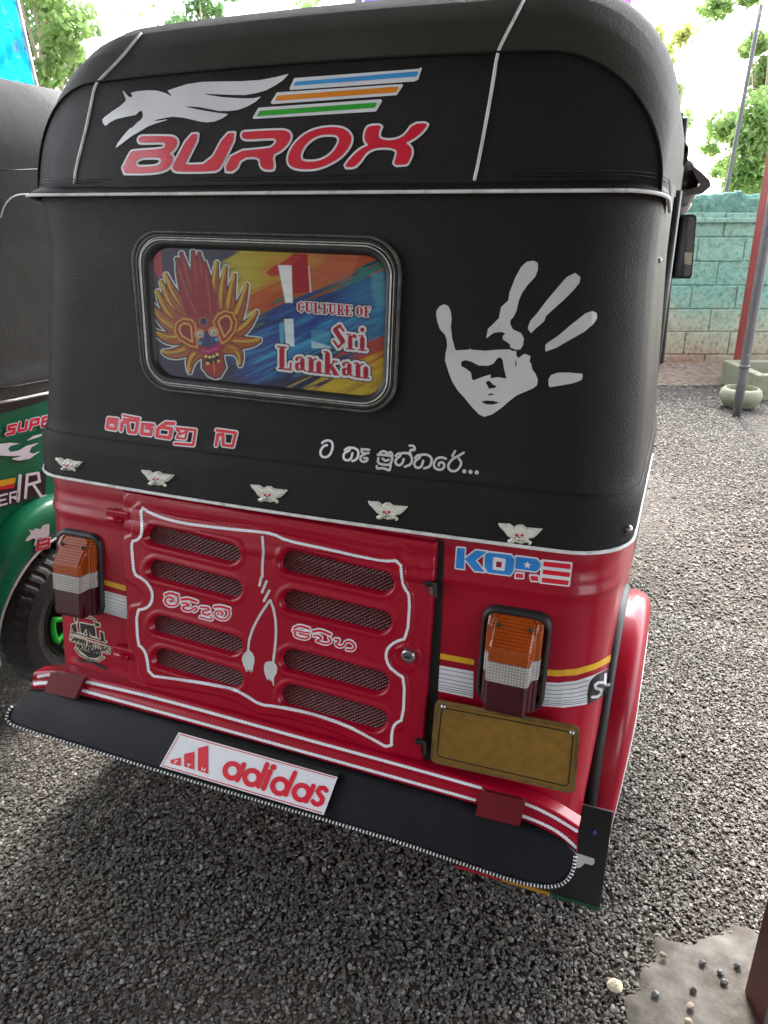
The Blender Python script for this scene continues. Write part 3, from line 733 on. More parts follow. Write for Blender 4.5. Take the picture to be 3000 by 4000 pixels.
    def serif(o, sc_, strokes):     # upright slab letters: thick stems, thin serifs, mapped on a slanted line
        ox, oy = o
        for (x0, y0, x1, y1, w_) in strokes: T.append((ox + x0 * sc_[0], oy + y0 * sc_[1] + x0 * sc_[2], ox + x1 * sc_[0], oy + y1 * sc_[1] + x1 * sc_[2], w_ * sc_[0]))
    def word(glyphs, o, sc_):
        x = 0
        for adv, g in glyphs: serif((o[0] + x * sc_[0], o[1] + x * sc_[2]), sc_, g); x += adv
    st_ = 0.30
    def stem(x, y0=0, y1=1, w_=st_): return [(x, y0 + w_ / 2, x, y1 - w_ / 2, w_)]
    def ser(x, y, h_=.26, w_=.09): return [(x - h_, y, x + h_, y, w_)]
    c_C = (1.0, [(.25, .25, .25, .75, .3), (.25, .25, .55, .05, .12), (.55, .05, .75, .25, .14), (.25, .75, .55, .95, .12), (.55, .95, .75, .72, .14)])
    c_U = (1.1, stem(.25, 0, .9) + ser(.25, .04) + [(.25, .8, .5, .95, .16), (.5, .95, .8, .8, .14), (.8, .8, .8, .05, .12)] + ser(.8, .04, .18))
    c_L = (.95, stem(.28) + ser(.28, .04) + [(.1, .96, .8, .96, .1), (.8, .96, .82, .7, .12)])
    c_T = (.95, stem(.45) + ser(.45, .96) + [(.08, .05, .85, .05, .1), (.08, .05, .06, .28, .1), (.85, .05, .87, .28, .1)])
    c_R = (1.05, stem(.25) + ser(.25, .96) + [(.1, .05, .6, .05, .1), (.6, .05, .75, .25, .18), (.75, .25, .6, .48, .15), (.6, .48, .3, .5, .1), (.55, .5, .75, .92, .22), (.75, .94, .92, .92, .1)])
    c_E = (.95, stem(.25) + [(.08, .05, .78, .05, .1), (.78, .05, .8, .28, .1), (.3, .5, .6, .5, .1), (.08, .96, .8, .96, .1), (.8, .96, .82, .7, .1)])
    c_O = (1.1, [(.25, .28, .25, .72, .3), (.78, .28, .78, .72, .3), (.25, .2, .5, .06, .12), (.5, .06, .78, .2, .12), (.25, .8, .5, .95, .12), (.5, .95, .78, .8, .12)])
    c_F = (.95, stem(.25) + ser(.25, .96) + [(.08, .05, .78, .05, .1), (.78, .05, .8, .28, .1), (.3, .5, .62, .5, .1)])
    sp_ = (.35, [])
    q = 560 / 1659.0
    word([c_C, c_U, c_L, c_T, c_U, c_R, c_E, sp_, c_O, c_F], (1000 + 480 * q, 960 + 645 * q), (30.5, 41, 30.5 * .072))
    c_S = (1.0, [(.55, .06, .8, .25, .14), (.55, .06, .25, .2, .2), (.25, .25, .75, .68, .32), (.72, .75, .45, .95, .16), (.45, .95, .15, .72, .14)])
    l_r = (.78, stem(.25, .35) + ser(.25, .96) + ser(.15, .38, .12) + [(.3, .5, .5, .38, .12), (.55, .42, .58, .45, .2)])
    l_i = (.62, stem(.28, .35) + ser(.28, .96) + ser(.2, .38, .12) + [(.28, .12, .285, .12, .28)])
    word([c_S, l_r, l_i], (1000 + 880 * q, 960 + 900 * q), (58, 95, 58 * .105))
    l_a = (.86, [(.22, .48, .24, .5, .18), (.25, .42, .5, .38, .1), (.58, .5, .58, .82, .26), (.58, .85, .75, .94, .1), (.5, .62, .25, .7, .12), (.24, .72, .24, .85, .22), (.25, .93, .5, .9, .1)])
    l_n = (1.0, stem(.25, .35) + ser(.25, .96, .2) + ser(.15, .38, .1) + [(.3, .48, .55, .38, .1)] + stem(.72, .42) + ser(.72, .96, .2))
    l_k = (1.0, stem(.25) + ser(.25, .96, .2) + ser(.15, .04, .1) + [(.35, .68, .68, .4, .1), (.58, .4, .85, .4, .08), (.45, .62, .75, .92, .24), (.6, .96, .92, .96, .08)])
    word([c_L, l_a, l_n, l_k, l_a, l_n], (1000 + 252 * q, 960 + 1155 * q), (64, 92, 64 * .110))
    dT = np.full(X.shape, 1e9); 
    for a, b_, c_, d_, w_ in T: dT = np.minimum(dT, sd_stroke(X, Y, [(a, b_), (c_, d_)], w_))
    small = Y < 1245 + .08 * (X - 1150)
    ow_ = np.where(small, 4.5, 9.0)
    put(inside(dT - ow_ - 4), (0.01, 0.012, 0.05)); put(inside(dT - ow_), (0.66, 0.70, 0.70)); put(inside(dT - .5), (0.38, 0.008, 0.035))
    return xs, ys, img
xs_, ys_, img_ = paint_window()
hInv = np.linalg.inv(np.array([[1, 0, 0], [0, 1, 0], [0, 0, 1]]))
PG = [[drape(CURT, x, y, .0015) for y in ys_] for x in xs_]
loopI = [hI(*q_) for q_ in rrect(.09, .15)]
cx_, cy_ = sum(p[0] for p in loopI) / len(loopI), sum(p[1] for p in loopI) / len(loopI)
XX, YY = np.meshgrid(xs_, ys_, indexing='ij'); keep = sd_poly(XX, YY, loopI) < 8
v, f = grid(PG); ny_ = len(ys_)
f = [q_ for q_ in f if keep[q_[0] // ny_, q_[0] % ny_]]
wp = mesh('window_film', v, f, 'window_print', red, True)
wp['label'] = 'rear window film printed with a flame-haired festival mask and red serif lettering'
ca = wp.data.color_attributes.new('print', 'FLOAT_COLOR', 'POINT')
fl = np.ones((img_.shape[0] * img_.shape[1], 4), np.float32); fl[:, :3] = img_.reshape(-1, 3) * 0.9
ca.data.foreach_set('color', fl.ravel())
wp.data.materials[0] = MATS['window_print']

# ---- hood stickers
A_ = lambda p: Z(390, 260, 830 / 1659.0, p)
B_ = lambda p: Z(900, 240, 830 / 1659.0, p)
horse = A_([(22, 415), (40, 395), (100, 350), (160, 310), (205, 270), (203, 245), (185, 205), (178, 182), (195, 200), (225, 235), (245, 243), (258, 232), (245, 207), (290, 195), (380, 187), (450, 190), (510, 207), (570, 236), (548, 212), (530, 190), (580, 172), (680, 140), (800, 122), (950, 118), (1100, 117), (1250, 108), (1370, 85), (1480, 58), (1430, 110), (1370, 150), (1300, 187), (1220, 210), (1130, 224), (1020, 222), (900, 217), (795, 212), (870, 227), (960, 240), (1060, 247), (1160, 250), (1210, 247), (1262, 235), (1220, 275), (1160, 310), (1080, 340), (1010, 348), (930, 348), (860, 333), (780, 318), (700, 313), (660, 313), (740, 330), (830, 348), (920, 362), (970, 368), (1008, 372), (960, 405), (900, 430), (840, 437), (780, 430), (700, 410), (640, 398), (570, 393), (520, 400), (450, 415), (415, 428), (470, 422), (530, 412), (530, 418), (440, 445), (380, 468), (310, 510), (250, 545), (190, 590), (122, 642), (140, 600), (190, 535), (240, 480), (250, 482), (300, 432), (318, 422), (335, 400), (340, 375), (327, 343), (312, 352), (280, 380), (200, 395), (130, 412), (90, 432), (48, 465), (28, 445)])
decal('winged_horse_sticker', 'white_print', shape([horse]), HOOD, red, cell=3, label='pale blue-white winged horse sticker on the hood')
for nm, wp_, ip in (('sky_print', [(500, 132), (1470, 60), (1500, 46), (1468, 145), (1440, 158), (470, 225), (463, 212)], [(512, 162), (1472, 80), (1455, 120), (492, 194)]),
                    ('orange_print', [(365, 243), (1345, 178), (1350, 190), (1300, 265), (325, 335), (317, 320)], [(372, 270), (1318, 198), (1298, 243), (348, 310)]),
                    ('green_print', [(220, 362), (1180, 296), (1186, 312), (1140, 392), (180, 450), (176, 440)], [(235, 387), (1150, 322), (1132, 363), (205, 430)])):
    o = decal('stripe_sticker', 'white_print', shape([B_(wp_)]), HOOD, red, cell=4, label={'sky_print': 'blue', 'orange_print': 'orange', 'green_print': 'green'}[nm] + ' slanting bar sticker with white edge')
    decal('stripe_core', nm, shape([B_(ip)]), HOOD, o, off=.0016, cell=4)
BU = [A_([(165, 832), (245, 670), (270, 660), (490, 645), (512, 628), (517, 603), (500, 592), (330, 597), (310, 590), (305, 570), (318, 550), (350, 545), (540, 545), (585, 553), (610, 580), (605, 615), (580, 655), (545, 682), (565, 695), (577, 715), (570, 750), (545, 790), (500, 815), (430, 830), (300, 835)]),
      A_([(705, 532), (785, 527), (680, 740), (665, 770), (860, 762), (985, 525), (1075, 518), (955, 770), (930, 805), (890, 820), (620, 823), (585, 815), (572, 795), (580, 765)]),
      A_([(1120, 515), (1150, 510), (1410, 497), (1470, 505), (1495, 535), (1490, 570), (1460, 620), (1400, 670), (1350, 690), (1365, 800), (1335, 808), (1290, 805), (1260, 780), (1250, 705), (1110, 712), (1060, 820), (970, 818), (1050, 665), (1330, 640), (1360, 620), (1385, 590), (1380, 570), (1350, 560), (1150, 572), (1118, 560), (1112, 535)]),
      B_([(455, 790), (455, 740), (480, 680), (530, 615), (600, 560), (690, 525), (790, 513), (870, 520), (920, 545), (950, 590), (945, 640), (910, 700), (850, 760), (760, 810), (680, 838), (600, 845), (520, 840), (475, 820)]),
      B_([(1085, 505), (1185, 500), (1165, 545), (1160, 580), (1170, 605), (1230, 620), (1310, 610), (1370, 575), (1430, 490), (1545, 483), (1520, 530), (1470, 580), (1410, 620), (1368, 638), (1405, 665), (1420, 695), (1415, 740), (1385, 800), (1365, 807), (1275, 812), (1300, 740), (1305, 700), (1280, 685), (1240, 675), (1150, 675), (1090, 695), (1050, 730), (1010, 790), (970, 828), (890, 828), (940, 760), (1000, 700), (1050, 670), (1088, 655), (1055, 630), (1050, 590), (1060, 540)])]
BH = [A_([(268, 785), (302, 714), (450, 710), (482, 722), (485, 745), (465, 768), (420, 783)]), B_([(550, 760), (555, 710), (590, 650), (650, 600), (710, 575), (790, 572), (840, 580), (855, 610), (845, 650), (810, 705), (760, 750), (690, 780), (620, 785), (570, 780)])]
for k, ltr in enumerate(BU):
    hl = [BH[0]] if k == 0 else ([BH[1]] if k == 3 else [])
    shp = shape([smooth_path(ltr, 1, True)], [smooth_path(h, 1, True) for h in hl])
    o = decal('hood_letter', 'white_print', shp, HOOD, red, off=.0009 + .00015 * k, level=8.5, cell=3.4, label='red outlined letter %s on the hood' % 'BUROX'[k])
    decal('letter_face', 'red_print', shp, HOOD, o, off=.0022, cell=3.4)
# ---- handprint
H_ = lambda p: Z(1680, 1000, 720 / 1659.0, p)
palm = [(60, 490), (90, 450), (130, 435), (165, 450), (188, 500), (195, 570), (188, 640), (200, 740), (230, 850), (350, 843), (368, 827), (366, 843), (500, 853), (610, 843), (720, 840), (735, 853), (780, 855), (775, 890), (795, 920), (820, 900), (850, 880), (905, 900), (895, 950), (912, 970), (920, 1020), (950, 1060), (970, 1110), (965, 1160), (930, 1190), (850, 1225), (780, 1255), (720, 1300), (640, 1370), (560, 1425), (490, 1447), (440, 1425), (370, 1350), (310, 1275), (250, 1210), (200, 1130), (170, 1050), (135, 940), (140, 880), (155, 810), (150, 750), (135, 710), (90, 660), (65, 590), (55, 530)]
holes = [[(282, 950), (320, 937), (370, 950), (440, 985), (520, 988), (570, 970), (600, 930), (625, 908), (655, 935), (665, 1010), (688, 1103), (610, 1090), (545, 1100), (548, 1065), (480, 1085), (390, 1120), (375, 1100), (370, 1050), (320, 1010), (282, 992)], [(500, 1140), (520, 1122), (545, 1130), (565, 1155), (600, 1170), (590, 1185), (530, 1195), (520, 1170)], [(512, 1258), (540, 1237), (592, 1242), (560, 1250)], [(455, 1310), (510, 1300), (580, 1305), (630, 1322), (560, 1337), (510, 1335)], [(768, 940), (778, 940), (778, 995), (766, 990)]]
decal('handprint_palm', 'grey_print', shape([H_(palm)], [H_(h) for h in holes]), CURT, red, cell=3, label='grey sticker palm of the handprint with a face in it')
for fg in ([(505, 745), (522, 655), (570, 610), (620, 560), (640, 460), (705, 400), (715, 330), (770, 190), (820, 100), (870, 52), (930, 42), (970, 62), (972, 120), (950, 185), (880, 260), (830, 330), (800, 400), (780, 490), (752, 550), (725, 575), (722, 610), (745, 660), (820, 695), (845, 740), (838, 800), (815, 840), (780, 845), (722, 825), (722, 800), (700, 780), (655, 750), (655, 720), (680, 695), (640, 683), (580, 690), (540, 715)],
           [(882, 640), (905, 580), (960, 520), (1050, 400), (1160, 270), (1230, 190), (1305, 152), (1352, 190), (1345, 240), (1290, 310), (1200, 400), (1110, 480), (1045, 540), (1030, 585), (950, 655), (905, 700), (900, 680), (885, 665)],
           [(1038, 800), (1060, 780), (1150, 720), (1280, 610), (1400, 515), (1460, 495), (1500, 515), (1502, 560), (1470, 610), (1390, 680), (1250, 760), (1140, 825), (1038, 862)],
           [(1066, 1110), (1090, 1070), (1150, 1050), (1250, 1048), (1370, 1060), (1373, 1080), (1365, 1115), (1290, 1145), (1180, 1165), (1080, 1180), (1066, 1160)]):
    decal('handprint_finger', 'grey_print', shape([H_(fg)]), CURT, red, cell=3)
# ---- writing under the window
D_ = lambda p: Z(380, 1590, 830 / 1659.0, p)
RW = [[([(160, 97), (92, 90), (82, 162), (145, 172), (152, 122), (115, 118)], 22)],
      [([(190, 182), (198, 118), (243, 122), (250, 195), (303, 200), (320, 108), (212, 95)], 20), ([(205, 66), (333, 90)], 14)],
      [([(440, 140), (358, 132), (350, 206), (420, 215), (428, 168), (388, 163)], 22)],
      [([(600, 128), (540, 124), (478, 168), (470, 226), (568, 240), (582, 168), (500, 155)], 24)],
      [([(625, 165), (770, 180), (752, 295), (610, 284)], 18), ([(625, 180), (650, 195), (622, 240), (690, 247), (702, 190), (655, 212)], 14)],
      [([(930, 298), (945, 212), (985, 214), (985, 295), (1060, 305), (1085, 200), (935, 180)], 20)]]
for word_ in RW:
    shp = shape(strokes=[(D_(p), w_ * .58) for p, w_ in word_])
    o = decal('red_character', 'white_print', shp, CURT, red, level=4.8, cell=2.6)
    decal('character_face', 'red_print', shp, CURT, o, off=.0018, cell=2.6)
E_ = lambda p: Z(1200, 1690, 700 / 1659.0, p)
WW = [[[(140, 95), (165, 75), (205, 70), (235, 90), (238, 140), (220, 195), (190, 225), (150, 228), (125, 205), (125, 165), (150, 125), (185, 115)]],
      [[(350, 160), (380, 138), (400, 150), (385, 170), (350, 182), (335, 215), (345, 250), (385, 258), (410, 235), (420, 190)], [(385, 138), (440, 140), (475, 165), (475, 215), (455, 250), (420, 262)]],
      [[(505, 152), (575, 158)], [(505, 170), (508, 185), (540, 192), (570, 188)], [(540, 195), (500, 215), (490, 250), (520, 272), (555, 262), (562, 235), (530, 235)]],
      [[(655, 205), (700, 205), (790, 215), (785, 270), (760, 300), (700, 295), (655, 280), (660, 235)], [(665, 200), (690, 172), (725, 172), (740, 195), (775, 175), (790, 205)], [(700, 240), (725, 262), (755, 250)], [(645, 310), (650, 335), (700, 325), (750, 345), (765, 350), (775, 300)]],
      [[(820, 215), (845, 190), (870, 195), (860, 220), (825, 240), (815, 280), (845, 305), (880, 290), (895, 245)], [(870, 190), (920, 185), (960, 205), (975, 250), (960, 295), (905, 315)], [(960, 210), (950, 175), (965, 155), (990, 165), (1000, 145), (985, 120), (950, 120)]],
      [[(1000, 235), (1025, 205), (1050, 215), (1035, 240), (1000, 260), (990, 300), (1020, 330), (1060, 315), (1075, 260)], [(1050, 205), (1105, 200), (1150, 225), (1155, 270), (1135, 315), (1085, 330)]],
      [[(1285, 240), (1240, 225), (1195, 240), (1172, 285), (1180, 325), (1220, 345), (1260, 335), (1275, 295), (1250, 270), (1220, 280), (1220, 305)]],
      [[(1450, 185), (1400, 215), (1350, 240), (1310, 285), (1305, 325), (1335, 357), (1380, 355), (1415, 320), (1430, 275), (1405, 240)], [(1345, 215), (1370, 170)]],
      [[(1455, 357), (1456, 358)]], [[(1512, 362), (1513, 363)]], [[(1570, 367), (1571, 368)]]]
for k, g in enumerate(WW):
    wdt_ = 22 if k < 8 else 38
    decal('white_character' if k < 8 else 'dot', 'white_print' if k < 2 else 'grey_print', shape(strokes=[(E_(smooth_path(p, 1)), wdt_ * .422) for p in g]), CURT, red, cell=2.4)

# ---- skull emblems: raised plastic, riveted
SK = [(1175, 320), (1280, 325), (1322, 352), (1342, 337), (1370, 332), (1398, 336), (1425, 357), (1572, 370), (1520, 425), (1490, 450), (1440, 460), (1475, 485), (1470, 505), (1450, 515), (1430, 493), (1380, 503), (1330, 488), (1300, 500), (1275, 498), (1262, 488), (1258, 470), (1292, 455), (1260, 435), (1230, 395), (1195, 360)]
def skull(cx, cy, wd, slope, ecol='red_gem'):
    s_ = wd / 397.0; base_sl = .126; k_ = slope - base_sl
    mp = lambda pts: [(cx + (a - 1373) * s_, cy + (b_ - 418) * s_ + (a - 1373) * s_ * k_) for a, b_ in pts]
    rel = lambda r_, x, y: .0050 * min(1, r_ / 7.0) + .0012 * math.sin(x * .35) * math.sin(y * .4)
    o = decal('skull_emblem', 'skull_white', shape([mp(SK)]), CURT, red, off=.001, cell=2.4, relief=rel)
    for e in ((1347, 420), (1395, 420)):
        c_ = mp([e])[0]; decal('eye', ecol, shape(circles=[(c_[0], c_[1], 13 * s_)]), CURT, o, off=.0075, cell=1.6)
    c_ = mp([(1366, 452)])[0]; p_ = drape(CURT, c_[0], c_[1], .008)
    MB().lathe([(.0005, -.003), (.003, -.002), (.004, .001)], 10, 'Y', tuple(p_)).build('rivet', 'steel', o, True)
for a in ((270, 1815, 110, .15), (618, 1869, 133, .155), (1052, 1930, 150, .145), (1516, 1996, 160, .135), (2033, 2086, 177, .126)): skull(*a)

# ---- engine door with pressed louvres
F_ = lambda p: Z(400, 1800, 1400 / 1659.0, p)
rope = [(178, 212), (185, 300), (182, 345), (165, 365), (135, 374), (140, 440), (148, 528), (180, 540), (215, 570), (235, 615), (228, 660), (200, 685), (158, 690), (165, 850), (190, 868), (207, 905), (218, 994), (300, 1003), (400, 1018), (520, 1038), (610, 1058), (660, 1082), (730, 1128), (800, 1135), (900, 1155), (1000, 1180), (1130, 1225), (1230, 1275), (1338, 1337), (1340, 1250), (1355, 1215), (1393, 1195), (1400, 1005), (1365, 985), (1325, 950), (1310, 900), (1325, 860), (1360, 835), (1412, 820), (1425, 625), (1400, 590), (1388, 560), (1380, 460), (1300, 465), (1200, 445), (1100, 422), (1000, 400), (850, 368), (790, 337), (700, 326), (610, 318), (500, 305), (380, 290), (280, 265), (220, 240)]
ropeP = F_(rope)
slots = [((262, 342), (612, 425), 38), ((268, 497), (618, 585), 40), ((285, 752), (620, 843), 39), ((295, 905), (622, 1000), 40), ((885, 462), (1310, 555), 46), ((892, 640), (1298, 735), 46), ((888, 912), (1284, 1013), 47), ((885, 1075), (1275, 1185), 48)]
SL = [(F_([a, b_]), h_ * .8439) for a, b_, h_ in slots]
DQ = [(484, 1908), (1714, 2112), (1655, 2990), (512, 2668)]
hd = homog(DQ)
nu, nv = 330, 250
PX = [[hd(i / nu, j / nv) for j in range(nv + 1)] for i in range(nu + 1)]
X = np.array([[p[0] for p in r_] for r_ in PX]); Y = np.array([[p[1] for p in r_] for r_ in PX])
dr_ = sd_poly(X, Y, smooth_path(ropeP, 1, True))
ds = np.full(X.shape, 1e9)
for s_, hw in SL: ds = np.minimum(ds, sd_stroke(X, Y, s_, hw * 2))
def sst(a, b_, x): t_ = np.clip((x - a) / (b_ - a), 0, 1); return t_ * t_ * (3 - 2 * t_)
dt_ = sd_poly(X, Y, DQ)
Hh = 0.010 + 0.003 * sst(30, 20, dr_) + 0.0012 * sst(78, 70, dr_)
Hh += 0.0016 * sst(32, 18, ds) - 0.0155 * sst(10, -6, ds)
cf_ = [min(1, k / 3) for k in range(400)]
Hh = Hh * sst(1, -9, dt_) + 0.0
lockp = (1597, 2560)
dl = np.hypot(X - 1597, Y - 2560); Hh += 0.003 * sst(60, 45, dl)
holes_m = ds < -3
DP = [[None] * (nv + 1) for _ in range(nu + 1)]
base3 = {}
for i in range(nu + 1):
    for j in range(nv + 1): DP[i][j] = drape(BODY, X[i, j], Y[i, j], float(Hh[i, j]))
v, f = grid(DP)
DOOR = bvh(v, f)
door = mesh('engine_door', v, f, 'red_paint', red, True); door['label'] = 'red engine door with eight louvred openings, rope border sticker and lock'
for s_, hw in SL:
    shp = shape(strokes=[(s_, hw * 2)])
    decal('vent_mesh', 'vent_mesh', shp, BODY, door, off=.0042, cell=6)
decal('rope_border', 'white_print', shape(strokes=[(smooth_path(ropeP, 1, True) + [smooth_path(ropeP, 1, True)[0]], 10.5, (1.3, 11))]), DOOR, door, off=.0010, cell=2.6)
G_ = lambda p: Z(880, 2220, 300 / 1382.0, p)
for d_ in ([(655, 150), (618, 305)], [(745, 235), (662, 435)], [(795, 400), (700, 585)], [(670, 150), (672, -60), (690, -300), (672, -560)]): decal('cord', 'grey_print', shape(strokes=[(G_(d_), 10, (1.2, 10))]), DOOR, door, cell=2.4)
for pth, tas in (([(805, 575), (720, 700), (640, 820), (560, 960), (490, 1110), (440, 1270), (418, 1400), (415, 1470)], [(400, 1470), (345, 1520), (305, 1580), (300, 1640), (330, 1740), (385, 1860), (400, 1862), (405, 1795), (440, 1880), (430, 1790), (480, 1900), (470, 1800), (505, 1870), (500, 1800), (530, 1680), (530, 1600), (500, 1530), (450, 1480)]),
                 ([(815, 575), (870, 720), (905, 900), (918, 1100), (910, 1300), (890, 1480), (865, 1690)], [(860, 1680), (800, 1668), (730, 1685), (700, 1760), (705, 1870), (765, 2030), (770, 1965), (795, 2025), (800, 1965), (830, 2065), (838, 1970), (865, 2110), (880, 2115), (880, 1970), (930, 1880), (945, 1800), (920, 1730)])):
    decal('tassel', 'grey_print', shape([G_(tas)], strokes=[(G_(pth), 9.5, (1.2, 10))]), DOOR, door, cell=2.4)
I_ = lambda p: Z(600, 2280, 830 / 1659.0, p)
MW = [[([(95, 85), (130, 70), (190, 88)], 16), ([(190, 97), (198, 135), (180, 168), (130, 173), (95, 150), (90, 120), (115, 102), (150, 107), (160, 130), (140, 142), (128, 128)], 12)],
      [([(225, 122), (270, 115), (340, 140)], 16), ([(225, 150), (260, 150), (290, 170), (250, 172), (225, 185), (245, 205), (290, 210), (330, 180), (345, 200), (320, 215)], 12)],
      [([(370, 180), (430, 185), (440, 205), (390, 207), (385, 235), (430, 245), (445, 230)], 12), ([(365, 258), (460, 285), (452, 255)], 10)],
      [([(480, 180), (530, 175), (592, 195)], 16), ([(592, 207), (598, 240), (570, 278), (520, 275), (482, 250), (485, 215), (520, 210), (550, 230), (530, 245)], 12)],
      [([(1100, 345), (1140, 325), (1215, 350)], 14), ([(1090, 365), (1120, 362), (1160, 375), (1222, 382)], 10), ([(1110, 375), (1100, 400), (1140, 422), (1200, 430), (1220, 405), (1180, 397), (1140, 387)], 12)],
      [([(1248, 372), (1300, 360), (1382, 395)], 16), ([(1255, 405), (1290, 400), (1320, 430), (1270, 440), (1300, 455), (1350, 470), (1392, 450), (1372, 420)], 12)],
      [([(1420, 432), (1450, 435), (1442, 457), (1420, 467), (1450, 492), (1490, 482), (1500, 450), (1540, 447), (1576, 482), (1560, 517), (1512, 512)], 13)]]
for g in MW:
    shp = shape(strokes=[(I_(smooth_path(p, 1)), w_ * .6) for p, w_ in g])
    o = decal('outlined_character', 'white_print', shp, DOOR, door, off=.0008, level=5.0, cell=2.4)
    decal('character_face', 'red_print', shp, DOOR, o, off=.0018, level=-.3, cell=2.0)
# lock, hinges, latch, gap
lk_ = MB(); pc = drape(DOOR, 1597, 2560, 0)
lk_.lathe([(.0005, -.007), (.008, -.007), (.010, -.0075), (.013, -.006), (.0135, -.003), (.014, .004)], 24, 'Y', tuple(pc)); lo = lk_.build('door_lock', 'steel', door, True)
MB().box((pc[0], pc[1] - .0075, pc[2]), (.009, .002, .003)).build('key_slot', 'dark_gap', lo)
for hx, hy in ((475, 2020), (500, 2545)):
    c_ = drape(BODY, hx, hy, .008)
    h_ = MB().box(c_, (.060, .012, .030)).build('hinge', 'red_paint', red, bev=.004)
    MB().tube([c_ + Vector((-.022, -.008, -.004)), c_ + Vector((.012, -.008, -.004))], .006, 8).build('hinge_pin', 'red_paint', h_, True)
decal('door_gap', 'dark_gap', shape([[(1700, 2100), (1736, 2112), (1728, 2400), (1712, 2700), (1694, 3040), (1645, 3030), (1655, 2900), (1680, 2500)]]), BODY, red, off=.0012, cell=8)
for lx, ly in ((1690, 2265), (1652, 2885)):
    c_ = drape(BODY, lx, ly, .010); MB().box(c_, (.022, .014, .010)).tube([c_ + Vector((.008, -.006, .006)), c_ + Vector((.012, -.010, -.022))], .004, 6).build('latch', 'dark_metal', red, bev=.002)
MB().box(drape(BODY, 1700, 2290, .012), (.012, .010, .022)).build('latch_plate', 'steel', red, bev=.002)

# ---- panel stickers
K_ = lambda p: Z(1760, 2120, 490 / 1659.0, p)
ko = decal('sticker_base', 'white_print', shape([K_(p) for p in ([(90, 65), (190, 72), (180, 345), (72, 330)], [(190, 210), (335, 98), (480, 115), (330, 232), (452, 385), (320, 370)], [(480, 125), (515, 125), (800, 160), (842, 210), (835, 365), (790, 428), (500, 390), (445, 320), (452, 160)], [(868, 178), (1140, 212), (1190, 265), (1185, 325), (1130, 380), (858, 345)], [(868, 400), (965, 410), (960, 465), (860, 460)], [(1055, 430), (1155, 440), (1165, 505), (1070, 500)], [(1215, 235), (1595, 275), (1560, 562), (1195, 520)])], [K_([(590, 225), (700, 235), (690, 350), (580, 338)])]), BODY, red, level=5.5, cell=2.6, label='blue and red lettering sticker reading KORE')
decal('sticker_letter', 'blue_print', shape([K_(p) for p in ([(90, 65), (190, 72), (180, 345), (72, 330)], [(190, 210), (335, 98), (480, 115), (330, 232), (452, 385), (320, 370)])]), BODY, ko, off=.0018, cell=2.4)
decal('sticker_letter', 'blue_print', shape([K_([(480, 132), (515, 127), (800, 160), (842, 210), (835, 365), (790, 428), (500, 390), (452, 320), (460, 165)])], [K_([(560, 190), (590, 182), (725, 205), (735, 225), (715, 372), (555, 352)])]), BODY, ko, off=.0018, cell=2.4)
decal('sticker_letter', 'blue_print', shape([K_([(868, 178), (1140, 212), (1190, 265), (1185, 325), (1130, 380), (858, 345)])]), BODY, ko, off=.0018, cell=2.4)
star = [(1018 + (58 if k % 2 == 0 else 24) * math.sin(k * math.pi / 5 + .1), 288 - (58 if k % 2 == 0 else 24) * math.cos(k * math.pi / 5 + .1)) for k in range(10)]
decal('star', 'white_print', shape([K_(star)]), BODY, ko, off=.0024, cell=1.6)
decal('sticker_letter', 'red_print', shape([K_(p) for p in ([(868, 402), (965, 412), (960, 465), (862, 458)], [(1055, 432), (1155, 442), (1165, 502), (1070, 498)])]), BODY, ko, off=.0018, cell=2)
decal('sticker_letter', 'red_print', shape([K_(p) for p in ([(1237, 243), (1590, 280), (1585, 343), (1230, 305)], [(1225, 350), (1580, 390), (1572, 455), (1218, 415)], [(1212, 458), (1562, 498), (1555, 560), (1205, 520)])]), BODY, ko, off=.0018, cell=2)
Q_ = lambda p: Z(1600, 1900, 1000 / 1659.0, p)
def stripes(yel, wht, lines):
    decal('yellow_stripe', 'yellow_print', shape([yel]), BODY, red, cell=4)
    o = decal('white_stripe', 'white_print', shape([wht]), BODY, red, cell=4)
    decal('fine_lines', 'black_print', shape(strokes=lines), BODY, o, off=.0015, cell=1.3)
def hlines(a, b_, c_, d_, ts, w_=1.9):   # a->b top edge, d->c bottom edge
    return [([(a[0] + (d_[0] - a[0]) * t_, a[1] + (d_[1] - a[1]) * t_), (b_[0] + (c_[0] - b_[0]) * t_, b_[1] + (c_[1] - b_[1]) * t_)], w_) for t_ in ts]
TS = (.12, .30, .47, .62, .74, .83, .90)
yl = Q_([(190, 1078), (420, 1122), (418, 1158), (190, 1115)]); wh = Q_([(185, 1157), (415, 1198), (412, 1372), (174, 1322)])
stripes(yl, wh, hlines(wh[0], wh[1], wh[2], wh[3], TS))
yl = Q_([(848, 1183), (960, 1190), (1080, 1180), (1200, 1145), (1310, 1085), (1300, 1135), (1200, 1185), (1080, 1222), (960, 1230), (848, 1222)])
wt = Q_([(835, 1262), (960, 1272), (1080, 1258), (1180, 1225), (1290, 1175), (1270, 1350), (1140, 1412), (1000, 1432), (815, 1418)])
lns = []
for t_ in TS:
    top = [(835, 1262), (960, 1272), (1080, 1258), (1160, 1232)]; bot = [(815, 1418), (940, 1432), (1060, 1425), (1145, 1412)]
    lns.append((Q_([(a[0] + (b_[0] - a[0]) * t_, a[1] + (b_[1] - a[1]) * t_) for a, b_ in zip(top, bot)]), 1.9))
stripes(yl, wt, lns)
o = decal('black_badge', 'black_print', shape([Q_([(1165, 1265), (1200, 1222), (1290, 1175), (1270, 1350), (1150, 1410), (1148, 1340)])]), BODY, red, off=.0017, cell=3)
